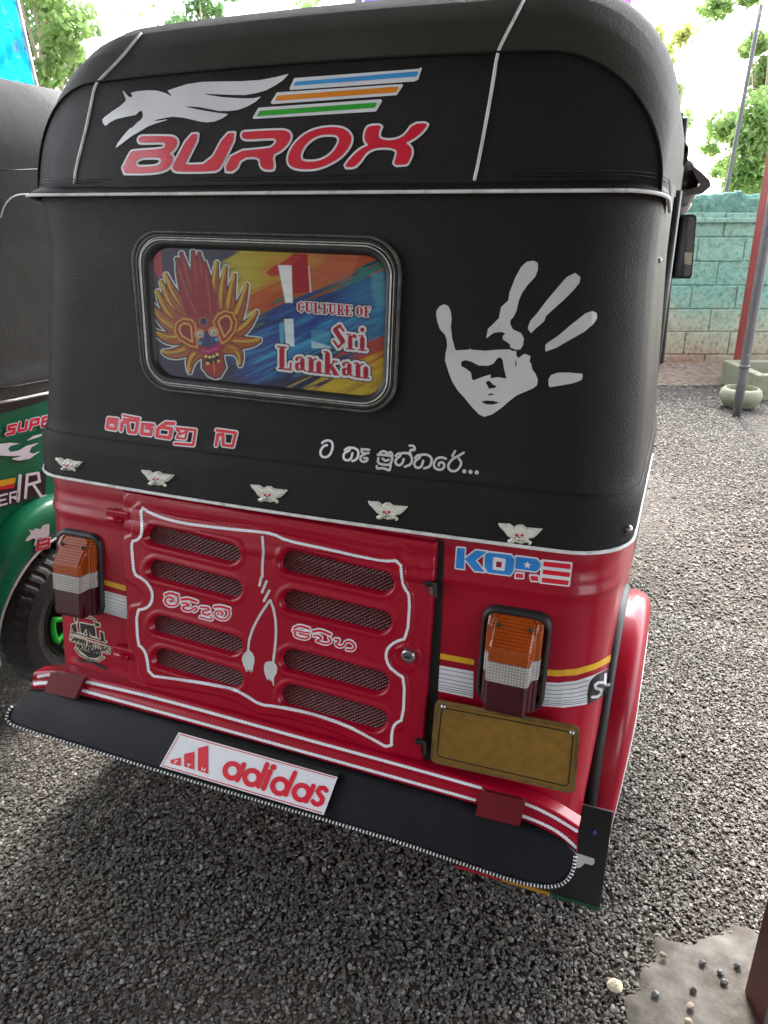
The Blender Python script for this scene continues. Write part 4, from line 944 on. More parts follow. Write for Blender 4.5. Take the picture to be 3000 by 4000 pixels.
decal('badge_letter', 'white_print', shape(strokes=[(Q_([(1245, 1268), (1215, 1268), (1195, 1285), (1200, 1305), (1235, 1315), (1235, 1340), (1210, 1360), (1178, 1362)]), 11)]), BODY, o, off=.0024, cell=2.4)
decal('badge_letter', 'white_print', shape(strokes=[(Q_([(1262, 1215), (1258, 1270), (1272, 1292), (1295, 1280)]), 10)]), BODY, o, off=.0024, cell=2.4)
J_ = lambda p: Z(180, 2040, 380 / 1356.0, p)
yl = J_([(778, 790), (1120, 885), (1118, 958), (780, 862)]); wh = J_([(780, 940), (1130, 1035), (1136, 1348), (795, 1250)])
stripes(yl, wh, hlines(wh[0], wh[1], wh[2], wh[3], (.10, .27, .43, .57, .68, .77, .84, .90, .95), 1.4))
# workshop sticker: little truck, curved name, town
FONT = {'S': [[(1, .1), (.1, .1), (.1, .5), (.9, .5), (.9, 1), (0, 1)]], 'A': [[(0, 1), (.5, 0), (1, 1)], [(.2, .65), (.8, .65)]], 'M': [[(0, 1), (0, 0), (.5, .6), (1, 0), (1, 1)]], 'N': [[(0, 1), (0, 0), (1, 1), (1, 0)]],
        'O': [[(.1, .1), (.9, .1), (.9, .9), (.1, .9), (.1, .1)]], 'T': [[(0, 0), (1, 0)], [(.5, 0), (.5, 1)]], 'R': [[(0, 1), (0, 0), (.9, 0), (.9, .5), (0, .5)], [(.4, .5), (1, 1)]], 'H': [[(0, 0), (0, 1)], [(1, 0), (1, 1)], [(0, .5), (1, .5)]],
        'U': [[(0, 0), (0, .9), (.9, .9), (.9, 0)]], 'G': [[(1, .1), (.1, .1), (.1, .95), (.9, .95), (.9, .5), (.5, .5)]], 'P': [[(0, 1), (0, 0), (.9, 0), (.9, .55), (0, .55)]], 'E': [[(1, 0), (0, 0), (0, 1), (1, 1)], [(0, .5), (.8, .5)]],
        '0': [[(.1, .05), (.9, .05), (.9, .95), (.1, .95), (.1, .05)]], '7': [[(0, .05), (.95, .05), (.4, 1)]], 'J': [[(.9, 0), (.7, .95), (.1, .9)], [(.5, 0), (1, 0)]], 'B': [[(0, 1), (0, 0), (.85, .05), (.85, .45), (.1, .5), (.9, .55), (.9, .95), (0, 1)]]}
def text(s_, a, b_, h_, adv=1.3, slant=0.0, gw=.75):    # from px a to px b along the baseline top, height vector h_
    n_ = len(s_); out = []
    ex = ((b_[0] - a[0]) / n_, (b_[1] - a[1]) / n_)
    for k, ch in enumerate(s_):
        for g in FONT.get(ch, []):
            out.append([(a[0] + ex[0] * (k + u * gw) + h_[0] * v_, a[1] + ex[1] * (k + u * gw) + h_[1] * v_) for u, v_ in g])
    return out
tx1 = text('SAMAN', *J_([(345, 1570), (570, 1640)]), (J_([(0, 0)])[0][0] * 0, 19)) + text('MOTORS', *J_([(595, 1655), (905, 1745)]), (0, 24))
tx2 = text('MATHUGAMA', *J_([(438, 1685), (780, 1780)]), (0, 19))
tx3 = text('070', *J_([(445, 1885), (550, 1915)]), (0, 14))
truck = [J_(p) for p in ([(400, 1310), (435, 1325), (440, 1380), (410, 1370)], [(480, 1400), (680, 1440), (700, 1590), (640, 1580), (600, 1500), (560, 1480), (520, 1550), (490, 1530)], [(700, 1400), (750, 1410), (755, 1450), (710, 1450)], [(375, 1440), (420, 1425), (440, 1530), (390, 1530)], [(760, 1520), (800, 1540), (820, 1660), (770, 1640)], [(455, 1765), (780, 1850), (700, 1890), (600, 1880)])]
tl = [(J_([(470, 1315), (620, 1320), (690, 1370), (700, 1440)]), 3.5), (J_([(360, 1530), (840, 1665)]), 4), (J_([(415, 1755), (480, 1840), (620, 1910), (740, 1925), (810, 1885)]), 3.5), (J_([(365, 1530), (370, 1430), (425, 1415)]), 3), (J_([(590, 1500), (600, 1590)]), 8)]
ins_ = shape(truck, strokes=tl + [(p, 3.0) for p in tx1 + tx2])
o = decal('workshop_sticker', 'cream_print', ins_, BODY, red, level=4.2, cell=2.2, label='cream and black round workshop sticker with a truck and lettering')
decal('sticker_print', 'black_print', ins_, BODY, o, off=.0018, cell=1.7)
decal('lettering', 'black_print', shape(strokes=[(p, 3.2) for p in tx3] + [(J_([(560, 1925), (650, 1945), (840, 2040)]), 13)]), BODY, red, cell=2)

# ---- tail lamps
def lamp(cx, zc, wd=.108, ht=.168, dp=.052):
    al = math.atan(.1495); zb, zt = zc - ht / 2, zc + ht / 2
    root = bpy.data.objects.new('tail_lamp', None); COL.objects.link(root); root.parent = red; root.matrix_parent_inverse = Matrix.Translation(red.location).inverted()
    rt_y = lambda x: drape_x(x)
    ybase = lambda z: lean(z) + .004 + .012 * (cx / .47) ** 2
    def slicep(z, d_, wb, wf_):
        y = ybase(z); n_ = []
        r0 = min(.012, d_ * .6)
        st_ = min(d_ * .8, .024)
        pts = [(-wb / 2, 0), (-wb / 2 + .002, -st_ + .003), (-wb / 2 + .006, -st_), (-wf_ / 2 - .003, -st_ - .001), (-wf_ / 2, -st_ - .004), (-wf_ / 2 + .002, -d_ + .004), (-wf_ / 2 + .006, -d_)]
        for x, yy in pts: n_.append((cx + x, y + yy, z))
        for x, yy in pts[::-1]: n_.append((cx - x, y + yy, z))
        return n_
    def depth(t_):    # t 0 bottom..1 top
        d_ = dp
        if t_ > .72: d_ = dp * (1 - min(1, (t_ - .72) / .16) * .42)
        if t_ > .90: d_ = dp * (.50 - (t_ - .90) * 2.4)
        if t_ < .05: d_ = dp * (.85 + 3 * t_)
        return d_
    def part(name, mat, t0, t1, ex=0.0, capt=False, capb=False):
        ts = np.linspace(t0, t1, 12); P_ = []
        for t_ in ts:
            e = .012 * max(0, (t_ - .93) / .07) ** 2
            P_.append(slicep(zb + ht * t_, depth(t_) + ex, wd - e * 2 - .008, wd * .70 - e * 2 + ex))
        v_, f_ = grid(P_); n_ = len(P_[0])
        f_ = list(f_) + [tuple(range(n_))[::-1], tuple((len(P_) - 1) * n_ + k for k in range(n_))]
        o_ = mesh(name, v_, f_, mat, root); b2 = o_.modifiers.new('bevel', 'BEVEL'); b2.width = .0015; b2.segments = 2; b2.angle_limit = R(50)
        o_.data.polygons.foreach_set('use_smooth', [False] * len(o_.data.polygons)); return o_
    part('lens_red', 'lens_red', .01, .365); part('lens_clear', 'lens_clear', .368, .575, .0025); part('lens_amber', 'lens_amber', .578, .985)
    pts = rrect(.22, .14, 8); P_ = []
    for k, (g, yo) in enumerate(((0.0, 0.002), (0.0, -.010), (.05, -.014), (.12, -.014), (.13, .0))):
        P_.append([(cx + (u - .5) * (wd + .012) * (1 - g), ybase(zb + ht * (1 - v_)) + yo, zc + (.5 - v_) * (ht + .014) * (1 - g)) for u, v_ in pts])
    P_ = [p + [p[0]] for p in P_]; v_, f_ = grid(P_); mesh('lamp_gasket', v_, f_, 'rubber', root, True)
    for sx_, t_ in ((-.25, .90), (.25, .90)):
        MB().lathe([(.0005, -.002), (.003, -.002), (.004, .002)], 10, 'Y', (cx + sx_ * wd, ybase(zb + ht * t_) - depth(t_) * .96, zb + ht * t_)).build('lens_screw', 'dark_metal', root, True)
lamp(-.486, .651); lamp(.458, .651)

# ---- number plate: kept blank
pn = tuple(REAR_N)
def quadbox(name, mat, parent, quad, p0, n_, th, lift=0.0, bev=.002, r_=None):
    nn_ = Vector(n_).normalized(); P_ = [Vector(on_plane(x, y, p0, n_)) + nn_ * lift for x, y in quad]
    if r_:
        h_ = homog(quad); P_ = [Vector(on_plane(*h_(u, v_), p0, n_)) + nn_ * lift for u, v_ in rrect(r_[0], r_[1], 5)]
    n2 = len(P_); v_ = [p + nn_ * th for p in P_] + P_
    f_ = [tuple(range(n2))] + [(k, (k + 1) % n2, n2 + (k + 1) % n2, n2 + k) for k in range(n2)] + [tuple(range(n2, 2 * n2))[::-1]]
    o_ = mesh(name, v_, f_, mat, parent)
    if bev: b2 = o_.modifiers.new('bevel', 'BEVEL'); b2.width = bev; b2.segments = 2; b2.limit_method = 'ANGLE'
    return o_
pp0 = (0, lean(.5) - .012, .5)
npl = quadbox('number_plate', 'plate_frame', red, [(1704, 2732), (2266, 2838), (2244, 3098), (1684, 2972)], pp0, pn, .003, 0, .001, (.04, .09))
brd = rrect(.04, .09, 6); hq = homog([(1728, 2760), (2242, 2857), (2221, 3068), (1709, 2949)])
MB().tube([Vector(on_plane(*hq(u, v_), pp0, pn)) + REAR_N * .0045 for u, v_ in brd], .0011, 5, True).build('plate_border', 'black_print', npl, True)
npl['label'] = 'grimy yellow number plate with dark border, unreadable'
quadbox('plate_face', 'plate_yellow', npl, [(1716, 2746), (2254, 2847), (2233, 3083), (1697, 2962)], pp0, pn, .001, .0031, 0, (.03, .08))
for sx_, sy_ in ((1734, 2757), (2236, 2858)):
    MB().lathe([(.0005, -.004), (.004, -.003), (.005, .001)], 10, 'Y', tuple(Vector(on_plane(sx_, sy_, pp0, pn)) + REAR_N * .004)).build('plate_screw', 'steel', npl, True)

# ---- bumper bar, striping, hanging skirt, sponsor board, reflectors
bar_up = [(136, 2622), (222, 2612), (330, 2640), (615, 2702), (1060, 2826), (1500, 2946), (1857, 3052), (2047, 3108), (2169, 3165), (2262, 3228)]
bar_lo = [(122, 2692), (205, 2690), (312, 2712), (723, 2822), (1100, 2925), (1500, 3040), (1857, 3140), (2047, 3200), (2187, 3268), (2250, 3334)]
def resample(p, n_):
    L = [0]
    for a, b_ in zip(p[:-1], p[1:]): L.append(L[-1] + math.dist(a, b_))
    out = []
    for k in range(n_ + 1):
        s_ = L[-1] * k / n_; i = max(j for j in range(len(L)) if L[j] <= s_ + 1e-9); i = min(i, len(p) - 2)
        t_ = (s_ - L[i]) / (L[i + 1] - L[i]); out.append(tuple(p[i][q_] + (p[i + 1][q_] - p[i][q_]) * t_ for q_ in range(len(p[0]))))
    return out
BP0 = (0, .088, .40); BN = Vector((0, -1, .35)).normalized()
ru, rl = resample(smooth_path(bar_up), 60), resample(smooth_path(bar_lo), 60)
P_ = []
for a, b_ in zip(ru, rl):
    pa, pb = Vector(on_plane(*a, BP0, tuple(BN))), Vector(on_plane(*b_, BP0, tuple(BN))); row = []
    for t_, off in ((-.12, -.03), (0, -.004), (.04, .001), (.12, .003), (.3, .003), (.42, .001), (.5, .0), (.58, .001), (.7, .003), (.95, .003), (1.0, .0), (1.02, -.02)): row.append(pa.lerp(pb, t_) + BN * off)
    P_.append(row)
v, f = grid(P_); barb = bvh(v, f); bar = mesh('bumper_bar', v, f, 'red_paint', red, True)
for pth in ([(330, 2661), (615, 2726), (1060, 2850), (1500, 2971), (1681, 3021), (1880, 3078)], [(312, 2694), (723, 2807), (1100, 2912), (1500, 3024), (1857, 3125)], [(2047, 3137), (2100, 3158), (2169, 3193), (2255, 3247)], [(2040, 3186), (2110, 3212), (2187, 3252), (2248, 3308)], [(150, 2643), (185, 2636), (222, 2633)], [(136, 2672), (165, 2668), (196, 2668)]):
    decal('rope_stripe', 'white_print', shape(strokes=[(smooth_path(pth), 11, (1.4, 12))]), barb, bar, cell=3)
sk_lo = [(52, 2760), (30, 2790), (27, 2806), (40, 2832), (271, 2902), (488, 2970), (904, 3097), (1500, 3268), (1844, 3387), (2006, 3441), (2133, 3468), (2205, 3455), (2241, 3405), (2247, 3335)]
sk_up = [(120, 2694), (150, 2692), (205, 2694), (312, 2716), (500, 2764), (723, 2826), (1100, 2930), (1500, 3043), (1857, 3143), (2000, 3190), (2100, 3228), (2187, 3272), (2235, 3312), (2247, 3330)]
SN = Vector((0, -1, .80)).normalized(); SP0 = (0, .058, .355)
def ringp(p): return resample(smooth_path(p, 2), 90)
lo_, up_ = ringp(sk_lo), ringp(sk_up); P_ = []
for a, b_ in zip(up_, lo_):
    pa, pb = Vector(on_plane(*a, SP0, tuple(SN))), Vector(on_plane(*b_, SP0, tuple(SN))); row = []
    for t_ in np.linspace(0, 1, 13): row.append(pa.lerp(pb, t_) + SN * (.004 * math.sin(math.pi * t_) * 1.0 - (.006 if t_ == 0 else 0)))
    row.append(pb - SN * .012 + Vector((0, .004, -.004))); P_.append(row)
v, f = grid(P_); SKB = bvh(v, f); skirt = mesh('bumper_skirt', v, f, 'skirt_vinyl', red, True)
edge_pts = [Vector(on_plane(*b_, SP0, tuple(SN))) + SN * .002 for b_ in lo_]
# two-tone edging cord: alternating light and dark beads
ed = MB().tube(edge_pts, .0034, 6).build('edge_cord', 'rubber', skirt, True)
el = []
acc = [edge_pts[0]]
for a, b_ in zip(edge_pts[:-1], edge_pts[1:]):
    n_ = 4
    for k in range(n_): el.append(a.lerp(b_, k / n_))
q = MB()
for k in range(0, len(el) - 1, 2):
    d_ = (el[k + 1] - el[k]) * .5; q.tube([el[k] - d_ * .1 + SN * .0012, el[k] + d_ * 1.3 + SN * .0012], .0034, 5)
q.build('edge_beads', 'piping', skirt, True)['kind'] = 'stuff'
S_ = lambda p: Z(620, 2840, 720 / 1659.0, p)
SPb = tuple(Vector(SP0) + SN * .010)
sponsor = quadbox('sponsor_board', 'plate_white', red, S_([(190, 52), (1605, 452), (1482, 785), (24, 350)]), SPb, tuple(SN), .004, 0, .001)
sponsor['label'] = 'white board with red three-bar logo and red lettering on the black skirt'
quadbox('board_back', 'dark_gap', sponsor, S_([(150, 0), (1625, 410), (1605, 452), (190, 52)]), SPb, tuple(SN), .006, -.004, 0)
SF = lambda x, y, o_: Vector(on_plane(x, y, SPb, tuple(SN))) + SN * (.0042 + o_)
dec = lambda nm, mt, shp, o_, cell=2.4, lv=0.0: decal(nm, mt, shp, SF, sponsor, off=o_, cell=cell, level=lv)
dec('logo_bar', 'red_print', shape([S_([(118, 297), (210, 275), (208, 352), (118, 328)])]), .0008)
dec('logo_bar', 'red_print', shape([S_([(240, 243), (332, 222), (330, 385), (240, 355)])]), .0008)
dec('logo_bar', 'red_print', shape([S_([(365, 190), (455, 167), (456, 422), (362, 392)])]), .0008)
dec('logo_letter', 'white_print', shape(strokes=[(S_([(158, 300), (185, 306)]), 2.2), (S_([(172, 302), (165, 322), (150, 320)]), 3.2)]), .0014, 1.3)
dec('logo_letter', 'white_print', shape(strokes=[(S_([(270, 332), (300, 340)]), 3.2), (S_([(288, 336), (278, 358)]), 3.2)]), .0014, 1.3)
dec('logo_letter', 'white_print', shape(strokes=[(S_([(405, 365), (398, 390)]), 3), (S_([(430, 372), (422, 397)]), 3), (S_([(400, 379), (426, 385)]), 2.5)]), .0014, 1.3)
dec('board_border', 'red_print', shape(strokes=[(S_([(205, 68), (1595, 458)]), 3.6), (S_([(1478, 772), (45, 346)]), 3.6), (S_([(196, 72), (42, 344)]), 2.6)]), .0008)
def circ(cx, cy, r_, sq=1.0, a0=0, a1=360): return [(cx + r_ * math.cos(R(a)), cy + r_ * sq * math.sin(R(a))) for a in np.linspace(a0, a1, 28)]
for g in ([circ(672, 395, 66), [(775, 338), (757, 385), (716, 478)]], [circ(848, 455, 64), [(985, 335), (960, 400), (906, 535)]], [circ(1100, 533, 66), [(1236, 412), (1205, 480), (1152, 608)]], [circ(1293, 590, 66), [(1400, 530), (1380, 590), (1335, 668)]], [[(1516, 572), (1498, 548), (1462, 548), (1440, 578), (1458, 612), (1482, 640), (1472, 680), (1440, 698), (1412, 690), (1396, 668)]]):
    dec('board_letter', 'red_print', shape(strokes=[(S_(p), (46 if len(p) > 12 else 42) * .434) for p in g]), .0008)
dec('board_letter', 'red_print', shape(strokes=[(S_([(1013, 400), (952, 555)]), 42 * .434)], circles=[(*S_([(1042, 362)])[0], 12)]), .0008)
for qd in ([(217, 2626), (337, 2647), (305, 2719), (194, 2694)], [(1889, 3086), (2048, 3124), (2028, 3210), (1870, 3171)]):
    quadbox('reflector', 'reflector_red', red, qd, tuple(Vector(BP0) + BN * .004), tuple(BN), .012, 0, .003)

# ---- fenders, wheels, rubber strip, mud flap
for sd_ in (1, -1): fender(red, sd_, 'red_paint')
wheel(red, (.605, .60, .205)); wheel(red, (-.605, .60, .205))
for sd_ in (1, -1):
    P_ = []
    for a in FA[:30]:
        cy_s, cz_s = math.cos(a) * .315, math.sin(a) * .375; n_ = math.hypot(math.cos(a), math.sin(a))
        P_.append([(sd_ * xx, .605 + cy_s + math.cos(a) * h_, .20 + cz_s + math.sin(a) * h_) for xx, h_ in ((.598, .0), (.601, .006), (.609, .009), (.619, .006), (.623, -.002))])
    v, f = grid(P_); mesh('rubber_strip', v, f, 'rubber', red, True)
mfl = MB().box((.505, .235, .185), (.302, .006, .25)).build('mud_flap', 'rubber', red, bev=.002)
for k, mt in enumerate(('flap_red', 'flap_yellow', 'flap_green')):
    MB().box((.505 - .1017 + .1017 * k, .231, .064), (.1016, .0025, .008)).build('flap_edge', mt, mfl)
MFP = lambda x, y, o_: Vector(on_plane(x, y, (0, .2318, .2), (0, -1, 0))) + Vector((0, -o_, 0))
decal('flap_sticker', 'grey_print', shape([Z(1500, 2700, .9042, [(800, 690), (840, 700), (908, 722), (910, 740), (900, 752), (868, 742), (850, 760), (815, 763)])]), MFP, mfl, off=.0008, cell=3)
MB().lathe([(.001, -.013), (.007, -.011), (.010, 0), (.010, .03)], 16, 'Y', tuple(on_plane(2318, 3240, (0, .24, 0), (0, -1, 0)))).build('shock_cap', 'cap_blue', red, True)

# ---- mirror and sun peak on the right front
mp = [on_plane(x, y, (0, 1.72, 0), (0, -1, 0)) for x, y in ((2625, 838), (2722, 838), (2702, 1088), (2612, 1088))]
v_ = [Vector(p) for p in mp]
def rquad(P4, n_, r_=.14):
    out = []
    for u, w_ in rrect(r_, r_ * .5, 6):
        a = P4[0].lerp(P4[1], u); b_ = P4[3].lerp(P4[2], u); out.append(a.lerp(b_, w_))
    return out
lp = rquad(v_, 1); n2 = len(lp); nv_ = Vector((0, 1, 0))
ctr_ = sum(lp, Vector()) / n2
mir = mesh('mirror', [p for p in lp] + [ctr_ + (p - ctr_) * .96 + nv_ * .03 for p in lp], [(k, (k + 1) % n2, n2 + (k + 1) % n2, n2 + k) for k in range(n2)] + [tuple(range(n2, 2 * n2))[::-1]], 'rubber', red, True)
mesh('mirror_face', [ctr_ + (p - ctr_) * .93 + Vector((0, -.001, 0)) for p in lp], [tuple(range(n2))[::-1]], 'mirror_glass', mir)
mesh('mirror_rim', [p + Vector((0, -.002, 0)) for p in lp] + [ctr_ + (p - ctr_) * .93 + Vector((0, -.002, 0)) for p in lp], [(k, (k + 1) % n2, n2 + (k + 1) % n2, n2 + k) for k in range(n2)], 'rubber', mir)
stk = [on_plane(x, y, (0, 1.718, 0), (0, -1, 0)) for x, y in ((2675, 985), (2705, 988), (2700, 1035), (2673, 1030))]
mesh('mirror_sticker', stk, [(0, 3, 2, 1)], 'cream_print', mir); 
MB().tube([ctr_ + Vector((0, .03, 0)), ctr_ + Vector((-.05, .10, -.02)), (.56, 1.95, 1.15)], .007, 6).build('mirror_arm', 'dark_metal', red, True)
# glossy moulded peak (rain visor) over the front corner, canopy straps
MATS['peak'] = simple('peak', (0.10, 0.09, 0.09), 0.12, coat=0.8)
pc_ = on_plane(2672, 712, (0, 1.70, 0), (0, -1, 0)); q = MB()
q.lathe([(math.sin(R(a)) , -math.cos(R(a))) for a in range(1, 180, 9)], 24, 'Z', (0, 0, 0)); q.v = [(pc_[0] + a * .050, pc_[1] + b_ * .085, pc_[2] + e * .074) for a, b_, e in q.v]
pk = q.build('rain_peak', 'peak', red, True)
quadbox('peak_blade', 'peak', pk, [(2708, 662), (2738, 682), (2768, 712), (2771, 728), (2745, 751), (2682, 764), (2680, 750), (2728, 738), (2742, 722), (2726, 700)], (0, 1.66, 0), (0, -1, 0), .10, 0, .003)
for qd in ([(2600, 566), (2668, 561), (2682, 580), (2678, 596), (2642, 604), (2600, 602)], [(2610, 608), (2642, 607), (2680, 592), (2677, 628), (2654, 655), (2610, 652)]):
    quadbox('canopy_strap', 'canvas_green', red, qd, (0, 1.30, 0), (0, -1, 0), .06, 0, .006)
MB().lathe([(.001, -.02), (.028, -.018), (.036, 0), (.03, .03), (.001, .05)], 20, 'Y', tuple(on_plane(2655, 792, (0, 1.7, 0), (0, -1, 0)))).build('side_lamp', 'lens_clear', red, True)

# =================================================================== the green rickshaw on the left
GX, GY = -1.70, 0.03
grn = empty('auto_rickshaw', (GX, 0.9, 0), 'green auto rickshaw with grey hood and neon green wheel trim, half hidden on the left', 'auto rickshaw')
sh = lambda V: [(a + GX, b_ + GY, c_) for a, b_, c_ in V]
mesh('body', sh(bv), bf, 'green_paint', grn, True)
gcv, gcf = shell(curtain_rows(), 1.7); mesh('rear_curtain', sh(gcv), gcf, 'canvas_green', grn, True)
mesh('canopy_back', sh(kv), kf, 'canvas_green', grn, True)
mesh('canopy_roof', sh(rv), rf, 'canvas_green', grn, True)
GSK = bvh(sh(allv), allf)
o, FP = fender(grn, 1, 'green_paint', GY, .575, .685)
for ob in [o] + list(o.children):
    for vt in ob.data.vertices: vt.co.x += GX
wheel(grn, (GX + .672, .60, .208), .214, .115, 'neon_green'); wheel(grn, (GX - .60, .60 + GY, .205)); wheel(grn, (GX, 2.4, .205))
MB().box((GX, .78, .30), (1.06, 1.0, .05)).build('floor_pan', 'dark_metal', grn)
MB().box((GX, .50, 1.0), (1.06, .14, .36)).build('seat_back', 'seat', grn, bev=.03)
v, f = grid([[(a + GX, b_, c_) for a, b_, c_ in row] for row in nose]); mesh('front_cowl', v, f, 'green_paint', grn, True)
q = MB()
for p_ in ([(-.56, 1.98, 1.66), (-.58, 2.22, .82)], [(.56, 1.98, 1.66), (.58, 2.22, .82)], [(-.56, 1.98, 1.66), (.56, 1.98, 1.66)], [(-.58, 2.22, .84), (.58, 2.22, .84)]): q.tube([(a + GX, b_, c_) for a, b_, c_ in p_], .018, 8)
q.build('windscreen_frame', 'rubber', grn, True)
gp = lambda x, y, off=.002: Vector(on_x(x, y, GX + .632)) + Vector((off, 0, 0))
MB().tube([gp(*p) for p in smooth_path([(0, 850), (8, 815), (25, 785), (55, 762), (110, 757), (260, 752)])], .0022, 6).build('piping', 'piping', grn, True)
MB().tube([gp(*p, .006) for p in [(-40, 1578), (60, 1560), (130, 1545), (200, 1530)]], .004, 6).build('piping', 'piping', grn, True)
MB().tube([gp(*p, .001) for p in [(-40, 1525), (60, 1508), (200, 1482)]], .0015, 5).build('stitching', 'rubber', grn, True)
MB().tube([gp(*p, .001) for p in [(-40, 668), (60, 664), (160, 660)]], .0015, 5).build('stitching', 'rubber', grn, True)
GSF = lambda x, y, o_: Vector(on_x(x, y, GX + .6165)) + Vector((o_ + .002, 0, 0))
L_ = lambda p: Z(0, 1500, 500 / 790.0, p)
def gt(nm, mat, shp, off=.001, level=0.0, cell=2.4, surf=GSF, par=grn): return decal(nm, mat, shp, surf, par, off=off, level=level, cell=cell)
sup = text('SUPE', *L_([(45, 255), (335, 190)]), (-6, 35), gw=.68)
o = gt('hood_lettering', 'white_print', shape(strokes=[(p, 9) for p in sup]), level=3.5)
gt('lettering_face', 'red_print', shape(strokes=[(p, 9) for p in sup]), off=.002, par=o)
gt('flame_sticker', 'white_print', shape([L_(p) for p in ([(-20, 370), (60, 362), (120, 368), (60, 380), (45, 400), (60, 418), (110, 410), (160, 380), (240, 360), (190, 390), (175, 420), (200, 430), (250, 410), (180, 460), (110, 472), (60, 462), (140, 440), (80, 445), (-20, 440)], [(155, 352), (200, 320), (280, 300), (240, 325)])]))
o = gt('side_badge', 'black_print', shape([L_([(-20, 655), (85, 640), (150, 565), (280, 530), (275, 690), (-20, 760)])]))
gt('badge_stripe', 'yellow_print', shape([L_([(-20, 598), (92, 575), (88, 610), (-20, 638)])]), par=o)
gt('badge_stripe', 'red_print', shape([L_([(-20, 640), (85, 612), (80, 640), (-20, 662)])]), par=o)
gt('badge_letter', 'white_print', shape(strokes=[(p, 7) for p in text('ER', *L_([(-12, 690), (125, 655)]), (0, 38), gw=.72)]), off=.002, par=o)
gt('badge_letter', 'white_print', shape(strokes=[(L_([(118, 565), (105, 720)]), 13), (L_([(150, 700), (162, 560), (230, 548), (238, 600), (165, 622)]), 11), (L_([(200, 620), (250, 695), (275, 690)]), 11)]), off=.002, par=o)
GFS = lambda x, y, o_: Vector(on_x(x, y, GX + .685)) + Vector((o_ + .002, 0, 0))
gh = L_([(150, 965), (165, 945), (185, 925), (178, 905), (168, 895), (195, 905), (215, 890), (245, 895), (262, 870), (300, 860), (300, 930), (270, 960), (240, 945), (225, 985), (200, 1005), (215, 960), (205, 950), (160, 972)])
gt('horse_sticker', 'white_print', shape([gh]), surf=GFS)
bl = text('B', *L_([(235, 965), (320, 945)]), (-8, 36), gw=.9)
o = gt('fender_lettering', 'white_print', shape(strokes=[(p, 7) for p in bl]), level=3, surf=GFS)
gt('lettering_face', 'red_print', shape(strokes=[(p, 7) for p in bl]), off=.003, surf=GFS, par=o)

# =================================================================== setting: ground, hill, gravel
gv, gf = [], []
N_ = 60
mesh('ground', [(-60, -30, -.02), (60, -30, -.02), (60, 90, -.02), (-60, 90, -.02)], [(0, 1, 2, 3)], None)
gr = bpy.data.objects['ground']; m, t, b = new_mat('soil')
n1 = noise(t, 1.3, 6, .65); n2_ = noise(t, 60, 5, .7)
rA = ramp(t, n1.outputs[0], [(.35, (.060, .050, .040)), (.7, (.11, .088, .070))]); rB = ramp(t, n2_.outputs[0], [(.3, (.35, .35, .35)), (.7, (1.3, 1.3, 1.3))])
lk(t, mixc(t, 1.0, rA.outputs[0], rB.outputs[0], 'MULTIPLY'), b.inputs['Base Color']); b.inputs['Roughness'].default_value = .95; bump(t, b, n2_.outputs[0], .8, .01)
gr.data.materials.append(m); gr['kind'] = 'structure'
gr.data.transform(Matrix.Translation((0, 0, .014)))

